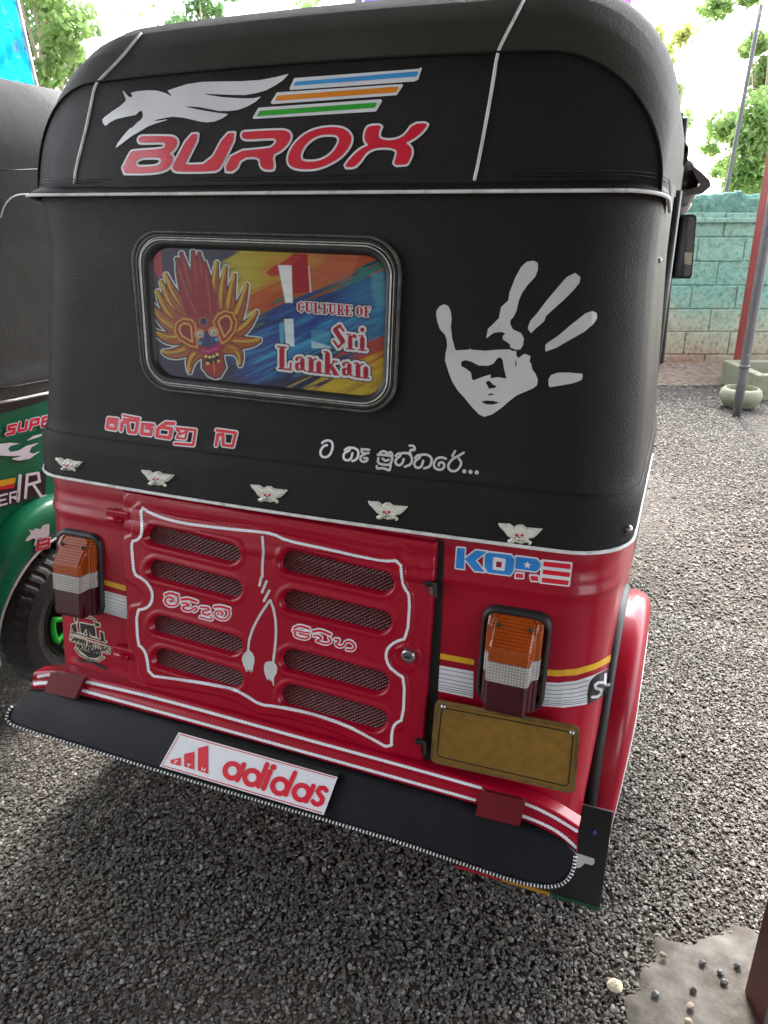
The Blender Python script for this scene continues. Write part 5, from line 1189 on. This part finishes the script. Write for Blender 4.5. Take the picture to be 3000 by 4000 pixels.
# gravel: angular chips scattered over the yard in the wedge the yard shows
def gravel(name, n_, dmin, dmax, size, seed):
    r3 = np.random.default_rng(seed)
    dd = np.sqrt(r3.random(n_) * (dmax ** 2 - dmin ** 2) + dmin ** 2); an = (r3.random(n_) - .5) * R(76)
    u = dd * np.sin(an); dp = dd * np.cos(an)
    P = C0[None, :2] + u[:, None] * RT[None, :2] + dp[:, None] * HH[None, :2]
    # keep out of the concrete patch and the bare strip at the wall
    cp_ = PATCH; dpt = sd_poly(P[:, 0], P[:, 1], cp_)
    keep_ = ((dpt > -.012 + .04 * r3.random(n_) - .16 * r3.random(n_) ** 4) | (r3.random(n_) < .03)) & (dp < WALL_D - .25)
    lim = np.where((dp > WALL_D - 1.15) & (u > .6), (WALL_D - dp) / 1.3, 1.0); keep_ &= r3.random(n_) < lim ** 1.5
    P = P[keep_]; k_ = len(P)
    z_ = (r3.random(k_) - .35) * size * .5 + .008 * np.sin(P[:, 0] * 2.3 + 1) * np.sin(P[:, 1] * 1.7) - .003
    me = bpy.data.meshes.new(name); me.vertices.add(k_); me.vertices.foreach_set('co', np.column_stack([P, z_]).astype(np.float32).ravel())
    a_ = me.attributes.new('rot', 'FLOAT_VECTOR', 'POINT'); a_.data.foreach_set('vector', (r3.random((k_, 3)) * np.array([.9, .9, 6.28]) - np.array([.45, .45, 0])).astype(np.float32).ravel())
    sc_ = size * (0.55 + .75 * r3.random((k_, 1)) ** 1.5) * np.column_stack([.8 + .7 * r3.random(k_), .65 + .4 * r3.random(k_), .40 + .30 * r3.random(k_)])
    big = r3.random(k_) < .01; sc_[big] *= 1.7
    a_ = me.attributes.new('scl', 'FLOAT_VECTOR', 'POINT'); a_.data.foreach_set('vector', sc_.astype(np.float32).ravel())
    o_ = link(name, me, 'gravel'); o_['kind'] = 'stuff'
    ng = bpy.data.node_groups.new('gravel_nodes', 'GeometryNodeTree')
    ng.interface.new_socket('Geometry', in_out='INPUT', socket_type='NodeSocketGeometry'); ng.interface.new_socket('Geometry', in_out='OUTPUT', socket_type='NodeSocketGeometry')
    N = ng.nodes; gi, go = N.new('NodeGroupInput'), N.new('NodeGroupOutput')
    jn = N.new('GeometryNodeJoinGeometry')
    for k in range(6):
        ic = N.new('GeometryNodeMeshIcoSphere'); ic.inputs['Radius'].default_value = .5; ic.inputs['Subdivisions'].default_value = 1 if k % 2 else 2
        nz_ = N.new('ShaderNodeTexNoise'); nz_.noise_dimensions = '4D'; nz_.inputs['W'].default_value = 3.7 * k + seed; nz_.inputs['Scale'].default_value = 1.5; nz_.inputs['Detail'].default_value = 1.5
        sb_ = N.new('ShaderNodeVectorMath'); sb_.operation = 'SUBTRACT'; sb_.inputs[1].default_value = (.5, .5, .5); ng.links.new(nz_.outputs['Color'], sb_.inputs[0])
        ml_ = N.new('ShaderNodeVectorMath'); ml_.operation = 'SCALE'; ml_.inputs['Scale'].default_value = 1.1; ng.links.new(sb_.outputs[0], ml_.inputs[0])
        sp2 = N.new('GeometryNodeSetPosition'); ng.links.new(ic.outputs[0], sp2.inputs[0]); ng.links.new(ml_.outputs[0], sp2.inputs['Offset'])
        gi2 = N.new('GeometryNodeGeometryToInstance'); ng.links.new(sp2.outputs[0], gi2.inputs[0]); ng.links.new(gi2.outputs[0], jn.inputs[0])
    ip = N.new('GeometryNodeInstanceOnPoints'); ip.inputs['Pick Instance'].default_value = True
    ng.links.new(gi.outputs[0], ip.inputs['Points']); ng.links.new(jn.outputs[0], ip.inputs['Instance'])
    for nm, sk_ in (('rot', 'Rotation'), ('scl', 'Scale')):
        na = N.new('GeometryNodeInputNamedAttribute'); na.data_type = 'FLOAT_VECTOR'; na.inputs['Name'].default_value = nm
        src = na.outputs[0]
        if nm == 'rot': e2 = N.new('FunctionNodeEulerToRotation'); ng.links.new(src, e2.inputs[0]); src = e2.outputs[0]
        ng.links.new(src, ip.inputs[sk_])
    sm_ = N.new('GeometryNodeSetMaterial'); sm_.inputs['Material'].default_value = MATS['gravel']; ng.links.new(ip.outputs[0], sm_.inputs[0]); ng.links.new(sm_.outputs[0], go.inputs[0])
    md = o_.modifiers.new('gravel', 'NODES'); md.node_group = ng
    return o_
m, t, b = new_mat('gravel')
oi = t.nodes.new('ShaderNodeObjectInfo'); rA = ramp(t, oi.outputs['Random'], [(0, (.038, .035, .030)), (.3, (.065, .060, .052)), (.65, (.106, .098, .086)), (.9, (.185, .173, .155)), (1, (.34, .32, .29))])
gn = noise(t, 3.0, 4, .6); lk(t, mixc(t, gn.outputs[0], rA.outputs[0], (.12, .095, .07)), b.inputs['Base Color'])
mixn = [n for n in t.nodes if n.type == 'MIX'][0]
mf = t.nodes.new('ShaderNodeMath'); mf.operation = 'MULTIPLY'; mf.inputs[1].default_value = .35; lk(t, gn.outputs[0], mf.inputs[0]); lk(t, mf.outputs[0], mixn.inputs[0])
b.inputs['Roughness'].default_value = .62
WALL_D = 6.98
pt = [on_z(x, y, 0)[:2] for x, y in [(2985, 3655), (2860, 3640), (2740, 3655), (2620, 3665), (2560, 3720), (2520, 3800), (2490, 3900), (2470, 4040), (2500, 4200), (3200, 4200), (3200, 3700)]]
PATCH = [tuple(p) for p in pt]
gravel('gravel', 140000, .75, 2.7, .0083, 1)
gravel('gravel', 230000, 2.6, 7.1, .0108, 2)
# rough concrete patch, its edge crumbling under the gravel
psh, pbb = shape([[(a * 1000, b_ * 1000) for a, b_ in smooth_path(PATCH, 2, True)]])
def pwarp(X, Y): return psh(X, Y) + 14 * np.sin(X * .031 + 1.3 * np.sin(Y * .023)) + 9 * np.sin(Y * .067 + X * .041) + 5 * np.sin(X * .17) * np.sin(Y * .13)
o = decal('concrete_patch', 'concrete', (pwarp, pbb), lambda x, y, o_: (x / 1000, y / 1000, .0075 + o_ + .0016 * math.sin(x * .027) * math.sin(y * .021) + .0009 * math.sin(x * .09 + y * .05)), None, off=0.0, cell=9, relief=lambda r_, x, y: -.009 * max(0, 1 - r_ / 40) ** 2)
for pl in o.data.polygons: pl.flip() if hasattr(pl, 'flip') and pl.normal.z < 0 else None
o['kind'] = 'structure'
def rock(name, c_, s_, mat, seed, lab=None, par=None):
    bm = bmesh.new(); bmesh.ops.create_icosphere(bm, subdivisions=2, radius=.5); r3 = random.Random(seed)
    ax = [Vector((r3.uniform(-1, 1), r3.uniform(-1, 1), r3.uniform(-1, 1))).normalized() for _ in range(7)]
    for v_ in bm.verts:
        for a in ax:
            d_ = v_.co.dot(a) - .34
            if d_ > 0: v_.co -= a * d_
        v_.co = Vector((v_.co.x * s_[0], v_.co.y * s_[1], v_.co.z * s_[2])) + Vector(c_)
    me = bpy.data.meshes.new(name); bm.to_mesh(me); bm.free(); o_ = link(name, me, mat, par)
    if lab: tag(o_, lab, 'stone')
    return o_
c_ = on_z(2402, 3845, .012); rock('stone', c_, (.036, .030, .026), 'stone_yellow', 3, 'pale yellow stone lying on the gravel left of the concrete patch')
for k, (x, y) in enumerate([(2700, 3930), (2710, 3865), (2830, 3835), (2590, 3730), (2745, 3760), (2880, 3770), (2690, 3990), (2560, 3880), (2815, 3800)]):
    c_ = on_z(x, y, .014); rock('pebble', c_, (.016, .014, .012), 'pipe_grey' if k % 3 else 'bark', k + 20, None)
    bpy.context.scene.objects[-1] if False else None
pb = [o for o in COL.objects if o.name.startswith('pebble')]
for o in pb: tag(o, 'small dark pebble lying on the bare concrete patch', 'pebble', 'pebbles on the concrete patch')

# ---- boundary wall of painted blocks
wall = empty('block_wall', HP(1.5, WALL_D, 0), 'weathered turquoise block wall with rough top course at the back of the yard', 'wall')
m, t, b = new_mat('wall_paint')
tc = t.nodes.new('ShaderNodeNewGeometry'); sx = t.nodes.new('ShaderNodeSeparateXYZ'); lk(t, tc.outputs['Position'], sx.inputs[0])
nn = noise(t, 3.5, 6, .7, vec=tc.outputs['Position']); nf = noise(t, 30, 5, .7, vec=tc.outputs['Position'])
mm = t.nodes.new('ShaderNodeMath'); mm.operation = 'MULTIPLY_ADD'; mm.inputs[1].default_value = .7; lk(t, nn.outputs[0], mm.inputs[0]); lk(t, sx.outputs[2], mm.inputs[2])
rp = ramp(t, mm.outputs[0], [(.42, (.22, .115, .075)), (.58, (.28, .235, .165)), (.80, (.27, .30, .22)), (1.02, (.19, .32, .25)), (1.3, (.155, .295, .24))])
rp.color_ramp.elements[-1].position = 1.0
mr = t.nodes.new('ShaderNodeMapRange'); mr.inputs[1].default_value = 0; mr.inputs[2].default_value = 1.6; lk(t, mm.outputs[0], mr.inputs[0]); lk(t, mr.outputs[0], rp.inputs[0])
for e, p_ in zip(rp.color_ramp.elements, (.20, .33, .50, .66, .90)): e.position = p_
rn = ramp(t, nf.outputs[0], [(.32, (.50, .50, .48)), (.5, (.95, .95, .95)), (.7, (1.15, 1.15, 1.15))])
lk(t, mixc(t, 1.0, rp.outputs[0], rn.outputs[0], 'MULTIPLY'), b.inputs['Base Color']); b.inputs['Roughness'].default_value = .9
bump(t, b, nf.outputs[0], .6, .008)
def wallrot(): return Matrix.Rotation(R(YAW), 3, 'Z')
blk = []
for k in range(5):
    bm = bmesh.new(); r3 = random.Random(k); bmesh.ops.create_cube(bm, size=1)
    for v_ in bm.verts: v_.co = Vector((v_.co.x * .390, v_.co.y * .14, v_.co.z * .190)) + Vector([r3.uniform(-.003, .003) for _ in range(3)])
    bmesh.ops.bevel(bm, geom=bm.edges[:], offset=.006, segments=1, affect='EDGES')
    me = bpy.data.meshes.new('block'); bm.to_mesh(me); bm.free(); me.materials.append(MATS['wall_paint']); blk.append(me)
wrt = Matrix.Rotation(R(YAW), 4, 'Z')
for row in range(7):
    for k in range(-10, 9):
        u = k * .4 + (.2 if row % 2 else 0) + 1.1
        o = bpy.data.objects.new('block', blk[(row * 3 + k) % 5]); COL.objects.link(o); o.parent = wall
        p_ = HP(u, WALL_D + .07 + random.uniform(-.003, .003), -.04 + .2 * row + .1)
        o.matrix_parent_inverse = Matrix.Translation(wall.location).inverted(); o.matrix_basis = Matrix.Translation(p_) @ wrt
def wbox(name, u0, u1, d0, d1, z0, z1, mat, par=wall, bev=0.0):
    c_ = HP((u0 + u1) / 2, (d0 + d1) / 2, (z0 + z1) / 2)
    o = MB().box((0, 0, 0), (u1 - u0, d1 - d0, z1 - z0), wallrot()); o.v = [(a + c_[0], b_ + c_[1], e + c_[2]) for a, b_, e in o.v]
    return o.build(name, mat, par, bev=bev)
wbox('mortar', -3.1, 4.5, WALL_D + .012, WALL_D + .13, -.05, 1.30, 'wall_paint')
wbox('ledge', -3.1, 4.5, WALL_D - .03, WALL_D + .16, 1.275, 1.315, 'wall_paint', bev=.008)
P_ = []
r3 = np.random.default_rng(5)
for k in range(153):
    u = -3.1 + .05 * k; h_ = 1.505 + .012 * math.sin(u * 9) + r3.normal() * .006; row = []
    for d_, z in ((WALL_D + .02, 1.31), (WALL_D + .015, 1.36), (WALL_D + .015, 1.41), (WALL_D + .015, 1.46), (WALL_D + .03, h_ - .01), (WALL_D + .06, h_), (WALL_D + .12, h_ - .005), (WALL_D + .14, 1.31)):
        row.append(HP(u, d_ + r3.normal() * .005, z + r3.normal() * .003))
    P_.append(row)
v, f = grid(P_); m, t, b = new_mat('wall_top'); nf = noise(t, 22, 6, .75); rp = ramp(t, nf.outputs[0], [(.3, (.04, .11, .09)), (.55, (.12, .26, .21)), (.8, (.28, .38, .33))]); lk(t, rp.outputs[0], b.inputs['Base Color']); b.inputs['Roughness'].default_value = .95; bump(t, b, nf.outputs[0], 1.0, .02)
mesh('top_course', v, f, 'wall_top', wall)
# red soil bank at the wall foot, loose rubble
P_ = []
for k in range(90):
    u = -3 + .085 * k; row = []
    for d_, z in ((-.55, -.005), (-.35, .015), (-.18, .035), (-.06, .07), (.02, .10)): row.append(HP(u, WALL_D + d_, z + r3.normal() * .008))
    P_.append(row)
v, f = grid(P_); o = mesh('soil_bank', v, f, None, None, True); m, t, b = new_mat('red_soil'); nf = noise(t, 18, 6, .75); rp = ramp(t, nf.outputs[0], [(.35, (.10, .055, .035)), (.5, (.20, .15, .115)), (.8, (.30, .25, .21))]); lk(t, rp.outputs[0], b.inputs['Base Color']); b.inputs['Roughness'].default_value = 1; bump(t, b, nf.outputs[0], 1, .02)
o.data.materials.append(m); o['kind'] = 'structure'
rb = []
for k in range(40):
    u = 0.9 + random.random() * 1.9; d_ = WALL_D - random.random() * .7 - .05; s_ = random.uniform(.015, .05)
    rb.append(rock('rubble', HP(u, d_, .01 + (.04 if d_ > WALL_D - .25 else 0)), (s_, s_ * .8, s_ * .6), 'clay_bowl' if k % 3 else 'red_soil', 50 + k))
for o in rb: tag(o, 'small loose stone on the bare soil at the foot of the turquoise wall', 'stone', 'loose stones along the wall foot')

# ---- posts, pipe, bowl, trough
D1 = on_z(2868, 1487, 0).dot(HH) - C0.dot(HH)
def post(name, a, b_, w_, dp, mat, lab, cat, sq=True, group=None):
    if sq:
        c_ = (Vector(a) + Vector(b_)) / 2; L = (Vector(b_) - Vector(a)); rot = L.to_track_quat('Z', 'Y').to_matrix() @ Matrix.Rotation(R(20), 3, 'Z')
        o = MB().box(c_, (w_, dp, L.length), rot).build(name, mat, None, bev=.004)
    else: o = MB().tube([Vector(a).lerp(Vector(b_), k / 10) for k in range(11)], w_ / 2, 16).build(name, mat, None, True)
    return tag(o, lab, cat, group)
rp0 = on_z(2880, 1490, 0); rp1 = on_depth(3035, 560, rp0.dot(HH) - C0.dot(HH)); rtop = rp0 + (rp1 - rp0) * 1.9
post('roof_post', rp0, rtop, .085, .085, 'post_red', 'dull red steel post beside the turquoise wall behind the grey pipe', 'post')
gp0 = on_z(2876, 1624, 0); gp1 = on_depth(2987, 960, gp0.dot(HH) - C0.dot(HH)); gtop = gp0 + (gp1 - gp0) * 2.3
pi_ = post('pipe', gp0, gtop, .062, 0, 'pipe_grey', 'dark grey plastic pipe standing in front of the red post', 'pipe', False)
cpos = Vector(gp0).lerp(Vector(gtop), .13); dr = (Vector(gtop) - Vector(gp0)).normalized()
MB().tube([cpos, cpos + dr * .02], .036, 14).build('pipe_clip', 'pipe_grey', pi_, True)
bc = on_z(2885, 1592, .0); bc = (bc[0], bc[1], 0)
bw = MB().lathe([(.001, .0), (.07, .0), (.11, .02), (.145, .07), (.150, .10), (.138, .135), (.12, .15), (.112, .15), (.12, .12), (.10, .09), (.001, .085)], 36, 'Z', bc).build('clay_bowl', 'clay_bowl', None, True); tag(bw, 'round mossy clay bowl behind the foot of the grey pipe', 'bowl')
tr = empty('water_trough', HP(2.95, 6.35, 0), 'grey concrete trough on the ground at the right edge by the wall', 'trough')
def tb(u0, u1, d0, d1, z0, z1, nm): wbox(nm, u0, u1, d0, d1, z0, z1, 'clay_bowl', tr, .008)
tb(2.86, 3.9, 5.85, 5.93, 0, .20, 'front_side'); tb(2.86, 3.9, 6.42, 6.50, 0, .20, 'back_side'); tb(2.86, 2.94, 5.93, 6.42, 0, .20, 'end_side'); tb(2.94, 3.9, 5.93, 6.42, 0, .08, 'trough_floor')
nb0 = on_z(2960, 4200, 0); 
def col_at(x, y, dep): p = on_depth(x, y, dep); return p
dep0 = 0.92
pa = on_depth(3004, 3640, dep0); pcx = HP((3004 - 1500) / 3000 * (dep0 * math.cos(_p) + 0) , dep0, 0)
l0 = Vector(on_depth(3002, 3640, dep0)); ucol = (l0 - CV).dot(Vector(RT)) + .05
o = wbox('roof_post', ucol, ucol + .10, dep0 + .0, dep0 + .10, 0, 3.0, 'post_dark', None, .004); tag(o, 'dark red steel post close to the viewer at the bottom right corner', 'post')
wbox('post_edge', ucol - .010, ucol - .001, dep0 + .0, dep0 + .012, 0, 3.0, 'pipe_grey', None)
pe = bpy.data.objects['post_edge']; pe.parent = o; pe.matrix_parent_inverse = Matrix.Identity(4)

# ---- shed roof overhead (out of view, it shades the yard)
shed = empty('shed_roof', (0, 1, 3.0), 'corrugated sheet roof of the open shed over the yard', 'roof')
P_ = []
RX0, RX1, RY0, RY1 = -3.1, 4.6, -4.5, 2.5
for k in range(160):
    x = RX0 + (RX1 - RX0) * k / 159; zc_ = .02 * math.sin(k * 1.57)
    P_.append([(x, RY0, 2.75 + zc_), (x, RY1, 3.25 + zc_)])
v, f = grid(P_); mesh('roof_sheet', v, f, 'roof_sheet', shed)
for k in range(7):
    y_ = RY0 + .2 + (RY1 - RY0 - .4) * k / 6; MB().box(((RX0 + RX1) / 2, y_, 2.66 + .5 * (y_ - RY0) / (RY1 - RY0)), (RX1 - RX0, .06, .09)).build('purlin', 'rafter', shed)

MB().box((-.3, -4.55, 1.4), (9.8, .12, 2.9)).build('unseen_back_wall', 'rafter', shed)  # unseen wall added behind the camera to darken reflections in the red paint
MATS['unseen_wall'] = simple('unseen_wall', (.20, .18, .16), .8); bpy.data.objects['unseen_back_wall'].data.materials[0] = MATS['unseen_wall']

# ---- background: hill, white house, trees, palms, vines, banners
r4 = np.random.default_rng(11)
P_ = []
for i in range(50):
    u = -22 + 44 * i / 49; row = []
    for j in range(26):
        d_ = WALL_D + .8 + j * 1.3; z = .3 + 3.4 * (1 - math.exp(-j / 9.0)) + .35 * math.sin(u * .7 + j * .5) + .2 * math.sin(u * 1.9 + j) + r4.normal() * .06
        z *= .28 + .72 * (1 / (1 + math.exp((u - 1.2) * 1.1)))
        row.append(HP(u, d_, z))
    P_.append(row)
v, f = grid(P_); o = mesh('hillside', v, f, 'hill', None, True); o['kind'] = 'structure'
def leaves(name, blobs, n_, size, mat, parent=None, seed=0, flat=.5):
    r3 = np.random.default_rng(seed); k_ = len(blobs); wgt = np.array([b_[3] * b_[4] * b_[5] for b_ in blobs]) ** .7; wgt /= wgt.sum()
    idx = r3.choice(k_, n_, p=wgt); Bm = np.array(blobs)[idx]
    d_ = r3.normal(size=(n_, 3)); d_ /= np.linalg.norm(d_, axis=1)[:, None]; rad = r3.random(n_) ** .45
    c_ = Bm[:, :3] + d_ * rad[:, None] * Bm[:, 3:6]
    a = r3.normal(size=(n_, 3)); a /= np.linalg.norm(a, axis=1)[:, None]
    b2 = np.cross(a, r3.normal(size=(n_, 3))); b2 /= np.linalg.norm(b2, axis=1)[:, None]
    s_ = size * (.45 + 1.1 * r3.random(n_) ** 1.5)[:, None]
    V = np.stack([c_ - a * s_, c_ + b2 * s_ * flat, c_ + a * s_, c_ - b2 * s_ * flat], 1).reshape(-1, 3)
    F = np.arange(n_ * 4).reshape(-1, 4)
    me = bpy.data.meshes.new(name); me.vertices.add(n_ * 4); me.vertices.foreach_set('co', V.ravel()); me.loops.add(n_ * 4); me.loops.foreach_set('vertex_index', F.ravel())
    me.polygons.add(n_); me.polygons.foreach_set('loop_start', np.arange(n_) * 4); me.polygons.foreach_set('loop_total', np.full(n_, 4)); me.update()
    return link(name, me, mat, parent)
def tree(u, d_, z0, h_, cr, nb, nl, mat, lab, seed, lsz=.07, group=None):
    base = HP(u, d_, z0); r3 = random.Random(seed)
    root = empty('tree', base, lab, 'tree', group)
    q = MB(); b0 = Vector(base); top = b0 + Vector((r3.uniform(-.3, .3), r3.uniform(-.2, .2), h_ * .62))
    q.tube([b0, b0.lerp(top, .35) + Vector((.05, 0, 0)), b0.lerp(top, .7) - Vector((.06, 0, 0)), top], [.13 * h_ / 5, .10 * h_ / 5, .07 * h_ / 5, .04 * h_ / 5], 8)
    bl = []
    for k in range(nb * 3):
        a = r3.uniform(0, 6.28); zf = r3.uniform(.12, 1.0); rr_ = r3.uniform(.1, 1.1) * cr * (1.15 - .7 * abs(zf - .5)); zz = h_ * zf
        p_ = Vector((b0.x + math.cos(a) * rr_, b0.y + math.sin(a) * rr_, z0 + zz)); s_ = r3.uniform(.10, .36) * cr * .8
        bl.append((*p_, s_, s_, s_ * .7))
        st0 = b0.lerp(top, min(1, r3.uniform(.3, .9)))
        if k % 3 == 0: q.tube([st0, st0.lerp(p_, .5) + Vector((0, 0, .1)), p_], [.04 * h_ / 5, .025 * h_ / 5, .008], 5)
    q.build('trunk', 'bark', root, True)
    leaves('crown', bl, int(nl * 2.2), lsz * .62, mat, root, seed)
def ud(x, y, dep): p = on_depth(x, y, dep); return ((Vector(p) - CV).dot(Vector(RT)), p[2])
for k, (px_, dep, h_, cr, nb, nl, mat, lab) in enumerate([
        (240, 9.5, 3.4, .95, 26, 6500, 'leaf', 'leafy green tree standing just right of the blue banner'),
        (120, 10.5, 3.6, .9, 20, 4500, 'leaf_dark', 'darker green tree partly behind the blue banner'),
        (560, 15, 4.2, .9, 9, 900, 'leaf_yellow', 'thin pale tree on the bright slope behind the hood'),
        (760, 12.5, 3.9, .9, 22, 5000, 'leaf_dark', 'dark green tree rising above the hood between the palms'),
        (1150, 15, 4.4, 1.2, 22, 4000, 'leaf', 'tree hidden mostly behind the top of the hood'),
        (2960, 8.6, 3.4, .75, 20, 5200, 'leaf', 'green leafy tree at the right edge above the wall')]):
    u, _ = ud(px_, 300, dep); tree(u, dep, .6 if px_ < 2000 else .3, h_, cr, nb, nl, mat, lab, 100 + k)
def palm(u, d_, z0, h_, lab, seed, nf=13, L=1.5):
    base = Vector(HP(u, d_, z0)); root = empty('palm_tree', base, lab, 'palm tree', None); r3 = random.Random(seed)
    top = base + Vector((r3.uniform(-.2, .2), 0, h_))
    MB().tube([base, base.lerp(top, .5) + Vector((.08, 0, 0)), top], [.12, .09, .08], 8).build('trunk', 'bark', root, True)
    for k in range(nf):
        a = 6.28 * k / nf + r3.uniform(-.2, .2); el = r3.uniform(.0, .9); q = MB(); sp_ = []
        for j in range(15):
            t_ = j / 14; rr_ = L * t_; sp_.append(top + Vector((math.cos(a) * rr_ * math.cos(el * .6), math.sin(a) * rr_ * math.cos(el * .6), L * (math.sin(el) * t_ - .75 * t_ * t_))))
        q.tube(sp_, [.02 * (1 - j / 16) for j in range(15)], 4)
        sd2 = Vector((-math.sin(a), math.cos(a), 0))
        for j in range(2, 15):
            for sgn in (-1, 1):
                ll = L * .30 * math.sin(math.pi * min(1, (j + 1) / 15.5)) + .05; p_ = sp_[j]; dr2 = (sp_[j] - sp_[j - 1]).normalized(); e = p_ + sd2 * sgn * ll + dr2 * ll * .5 + Vector((0, 0, -ll * .55))
                n_ = dr2 * .018; q.add([p_ - n_, p_ + n_, e], [(0, 1, 2)])
        q.build('frond', 'frond', root)
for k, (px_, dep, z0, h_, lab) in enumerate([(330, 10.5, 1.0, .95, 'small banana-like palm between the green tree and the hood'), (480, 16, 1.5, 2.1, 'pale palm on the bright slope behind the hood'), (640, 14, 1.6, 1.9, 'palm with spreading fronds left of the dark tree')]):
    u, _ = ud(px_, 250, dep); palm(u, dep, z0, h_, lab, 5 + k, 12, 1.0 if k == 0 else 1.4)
a = on_depth(2838, 745, 7.3); b_ = on_depth(2955, 120, 7.3); a2 = Vector(a) + (Vector(a) - Vector(b_)) * .8; a2.z = 0 if a2.z < 0 else a2.z
post('pole', Vector(b_) + (Vector(b_) - Vector(a)) * .15, a2, .035, 0, 'pipe_grey', 'thin grey leaning pole behind the wall left of the light green bush', 'pole', False)
bl = []
for x, y in ((2560, 130), (2590, 180), (2680, 130), (2655, 150), (2600, 240), (2540, 260), (2480, 170)):
    p = on_depth(x, y, 8.05); bl.append((*p, .10, .06, .10))
vt = empty('climbing_vine', on_depth(2600, 700, 8.05), 'sparse yellow-green leaves on thin stems against the white sky right of the hood', 'vine')
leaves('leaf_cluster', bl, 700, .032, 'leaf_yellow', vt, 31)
for x, y in ((2560, 130), (2680, 130), (2600, 240)): MB().tube([on_depth(2610, 760, 8.05), on_depth((2610 + x) / 2 + 10, 450, 8.05), on_depth(x, y, 8.05)], [.012, .008, .003], 5).build('stem', 'bark', vt, True)
bl = []
for x, y, s_ in ((2900, 600, .16), (2960, 520, .2), (2930, 700, .16), (2985, 650, .18), (2880, 690, .12), (2975, 430, .2), (2940, 480, .14), (2860, 720, .10), (2900, 540, .12)):
    p = on_depth(x, y, 7.6); bl.append((*p, s_, s_, s_))
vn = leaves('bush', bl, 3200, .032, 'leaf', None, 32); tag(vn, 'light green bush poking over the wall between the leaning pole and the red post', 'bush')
# banners
def banner(name, pxs, dep, mat, lab, prints=()):
    rt_ = empty(name, on_depth(*pxs[0], dep), lab, 'banner'); (a, b_, c_, d_) = [Vector(on_depth(x, y, dep)) for x, y in pxs]; P_ = []
    for i in range(25):
        row = []
        for j in range(13):
            p = a.lerp(b_, j / 12).lerp(d_.lerp(c_, j / 12), i / 24); row.append(p + Vector(HH) * (.03 * math.sin(i * .7 + j * .5) + .012 * math.sin(j * 2.1 - i)))
        P_.append(row)
    v, f = grid(P_); cl = mesh('cloth', v, f, mat, rt_, True); BB = bvh(v, f)
    for k, (nm, mt, shp) in enumerate(prints): decal(nm, mt, shp, BB, cl, off=.004, cell=3)
    return rt_
T_ = lambda p: Z(0, 0, 700 / 1659.0, p)
swirl = [(T_([(30, 60), (28, 100), (45, 130), (60, 120), (60, 95)]), 9), (T_([(75, 190), (70, 240), (100, 275), (120, 250), (105, 210), (85, 205)]), 10), (T_([(130, 280), (100, 300)]), 7), (T_([(150, 380), (130, 420), (145, 470), (170, 480), (165, 430), (150, 400)]), 9), (T_([(170, 520), (185, 530)]), 10)]
bb = banner('feather_banner', [(-160, -240), (6, -240), (150, 395), (-80, 330)], 3.9, 'banner_blue', 'bright blue feather banner with white lettering at the top left corner',
       [('banner_print', 'banner_white', shape(strokes=swirl)), ('banner_print', 'banner_white', shape([T_([(130, 730), (180, 725), (228, 850), (240, 880), (180, 850)]), T_([(228, 740), (250, 740), (300, 880), (262, 880)]), T_([(215, 835), (290, 840), (295, 865), (225, 860)])])), ('banner_print', 'banner_white', shape(strokes=[(T_([(0, 700), (20, 760), (30, 820)]), 6)]))])
pa_, pb_ = Vector(on_depth(10, -240, 3.91)), Vector(on_depth(158, 405, 3.91)); dv = (pb_ - pa_)
MB().tube([pa_, pb_, pb_ + dv * .2], .009, 8).build('banner_pole', 'piping', bb, True)
bp = banner('hanging_banner', [(1430, -160), (2480, -150), (2462, 62), (1420, 16)], 5.6, 'banner_purple', 'purple banner hanging behind the top of the black hood')
pz = Vector(on_depth(1403, 300, 5.6)); post('pole', (pz.x, pz.y, 0), (pz.x, pz.y, 3.1), .05, 0, 'pipe_grey', 'upright grey pole at the left end of the purple banner', 'pole', False)
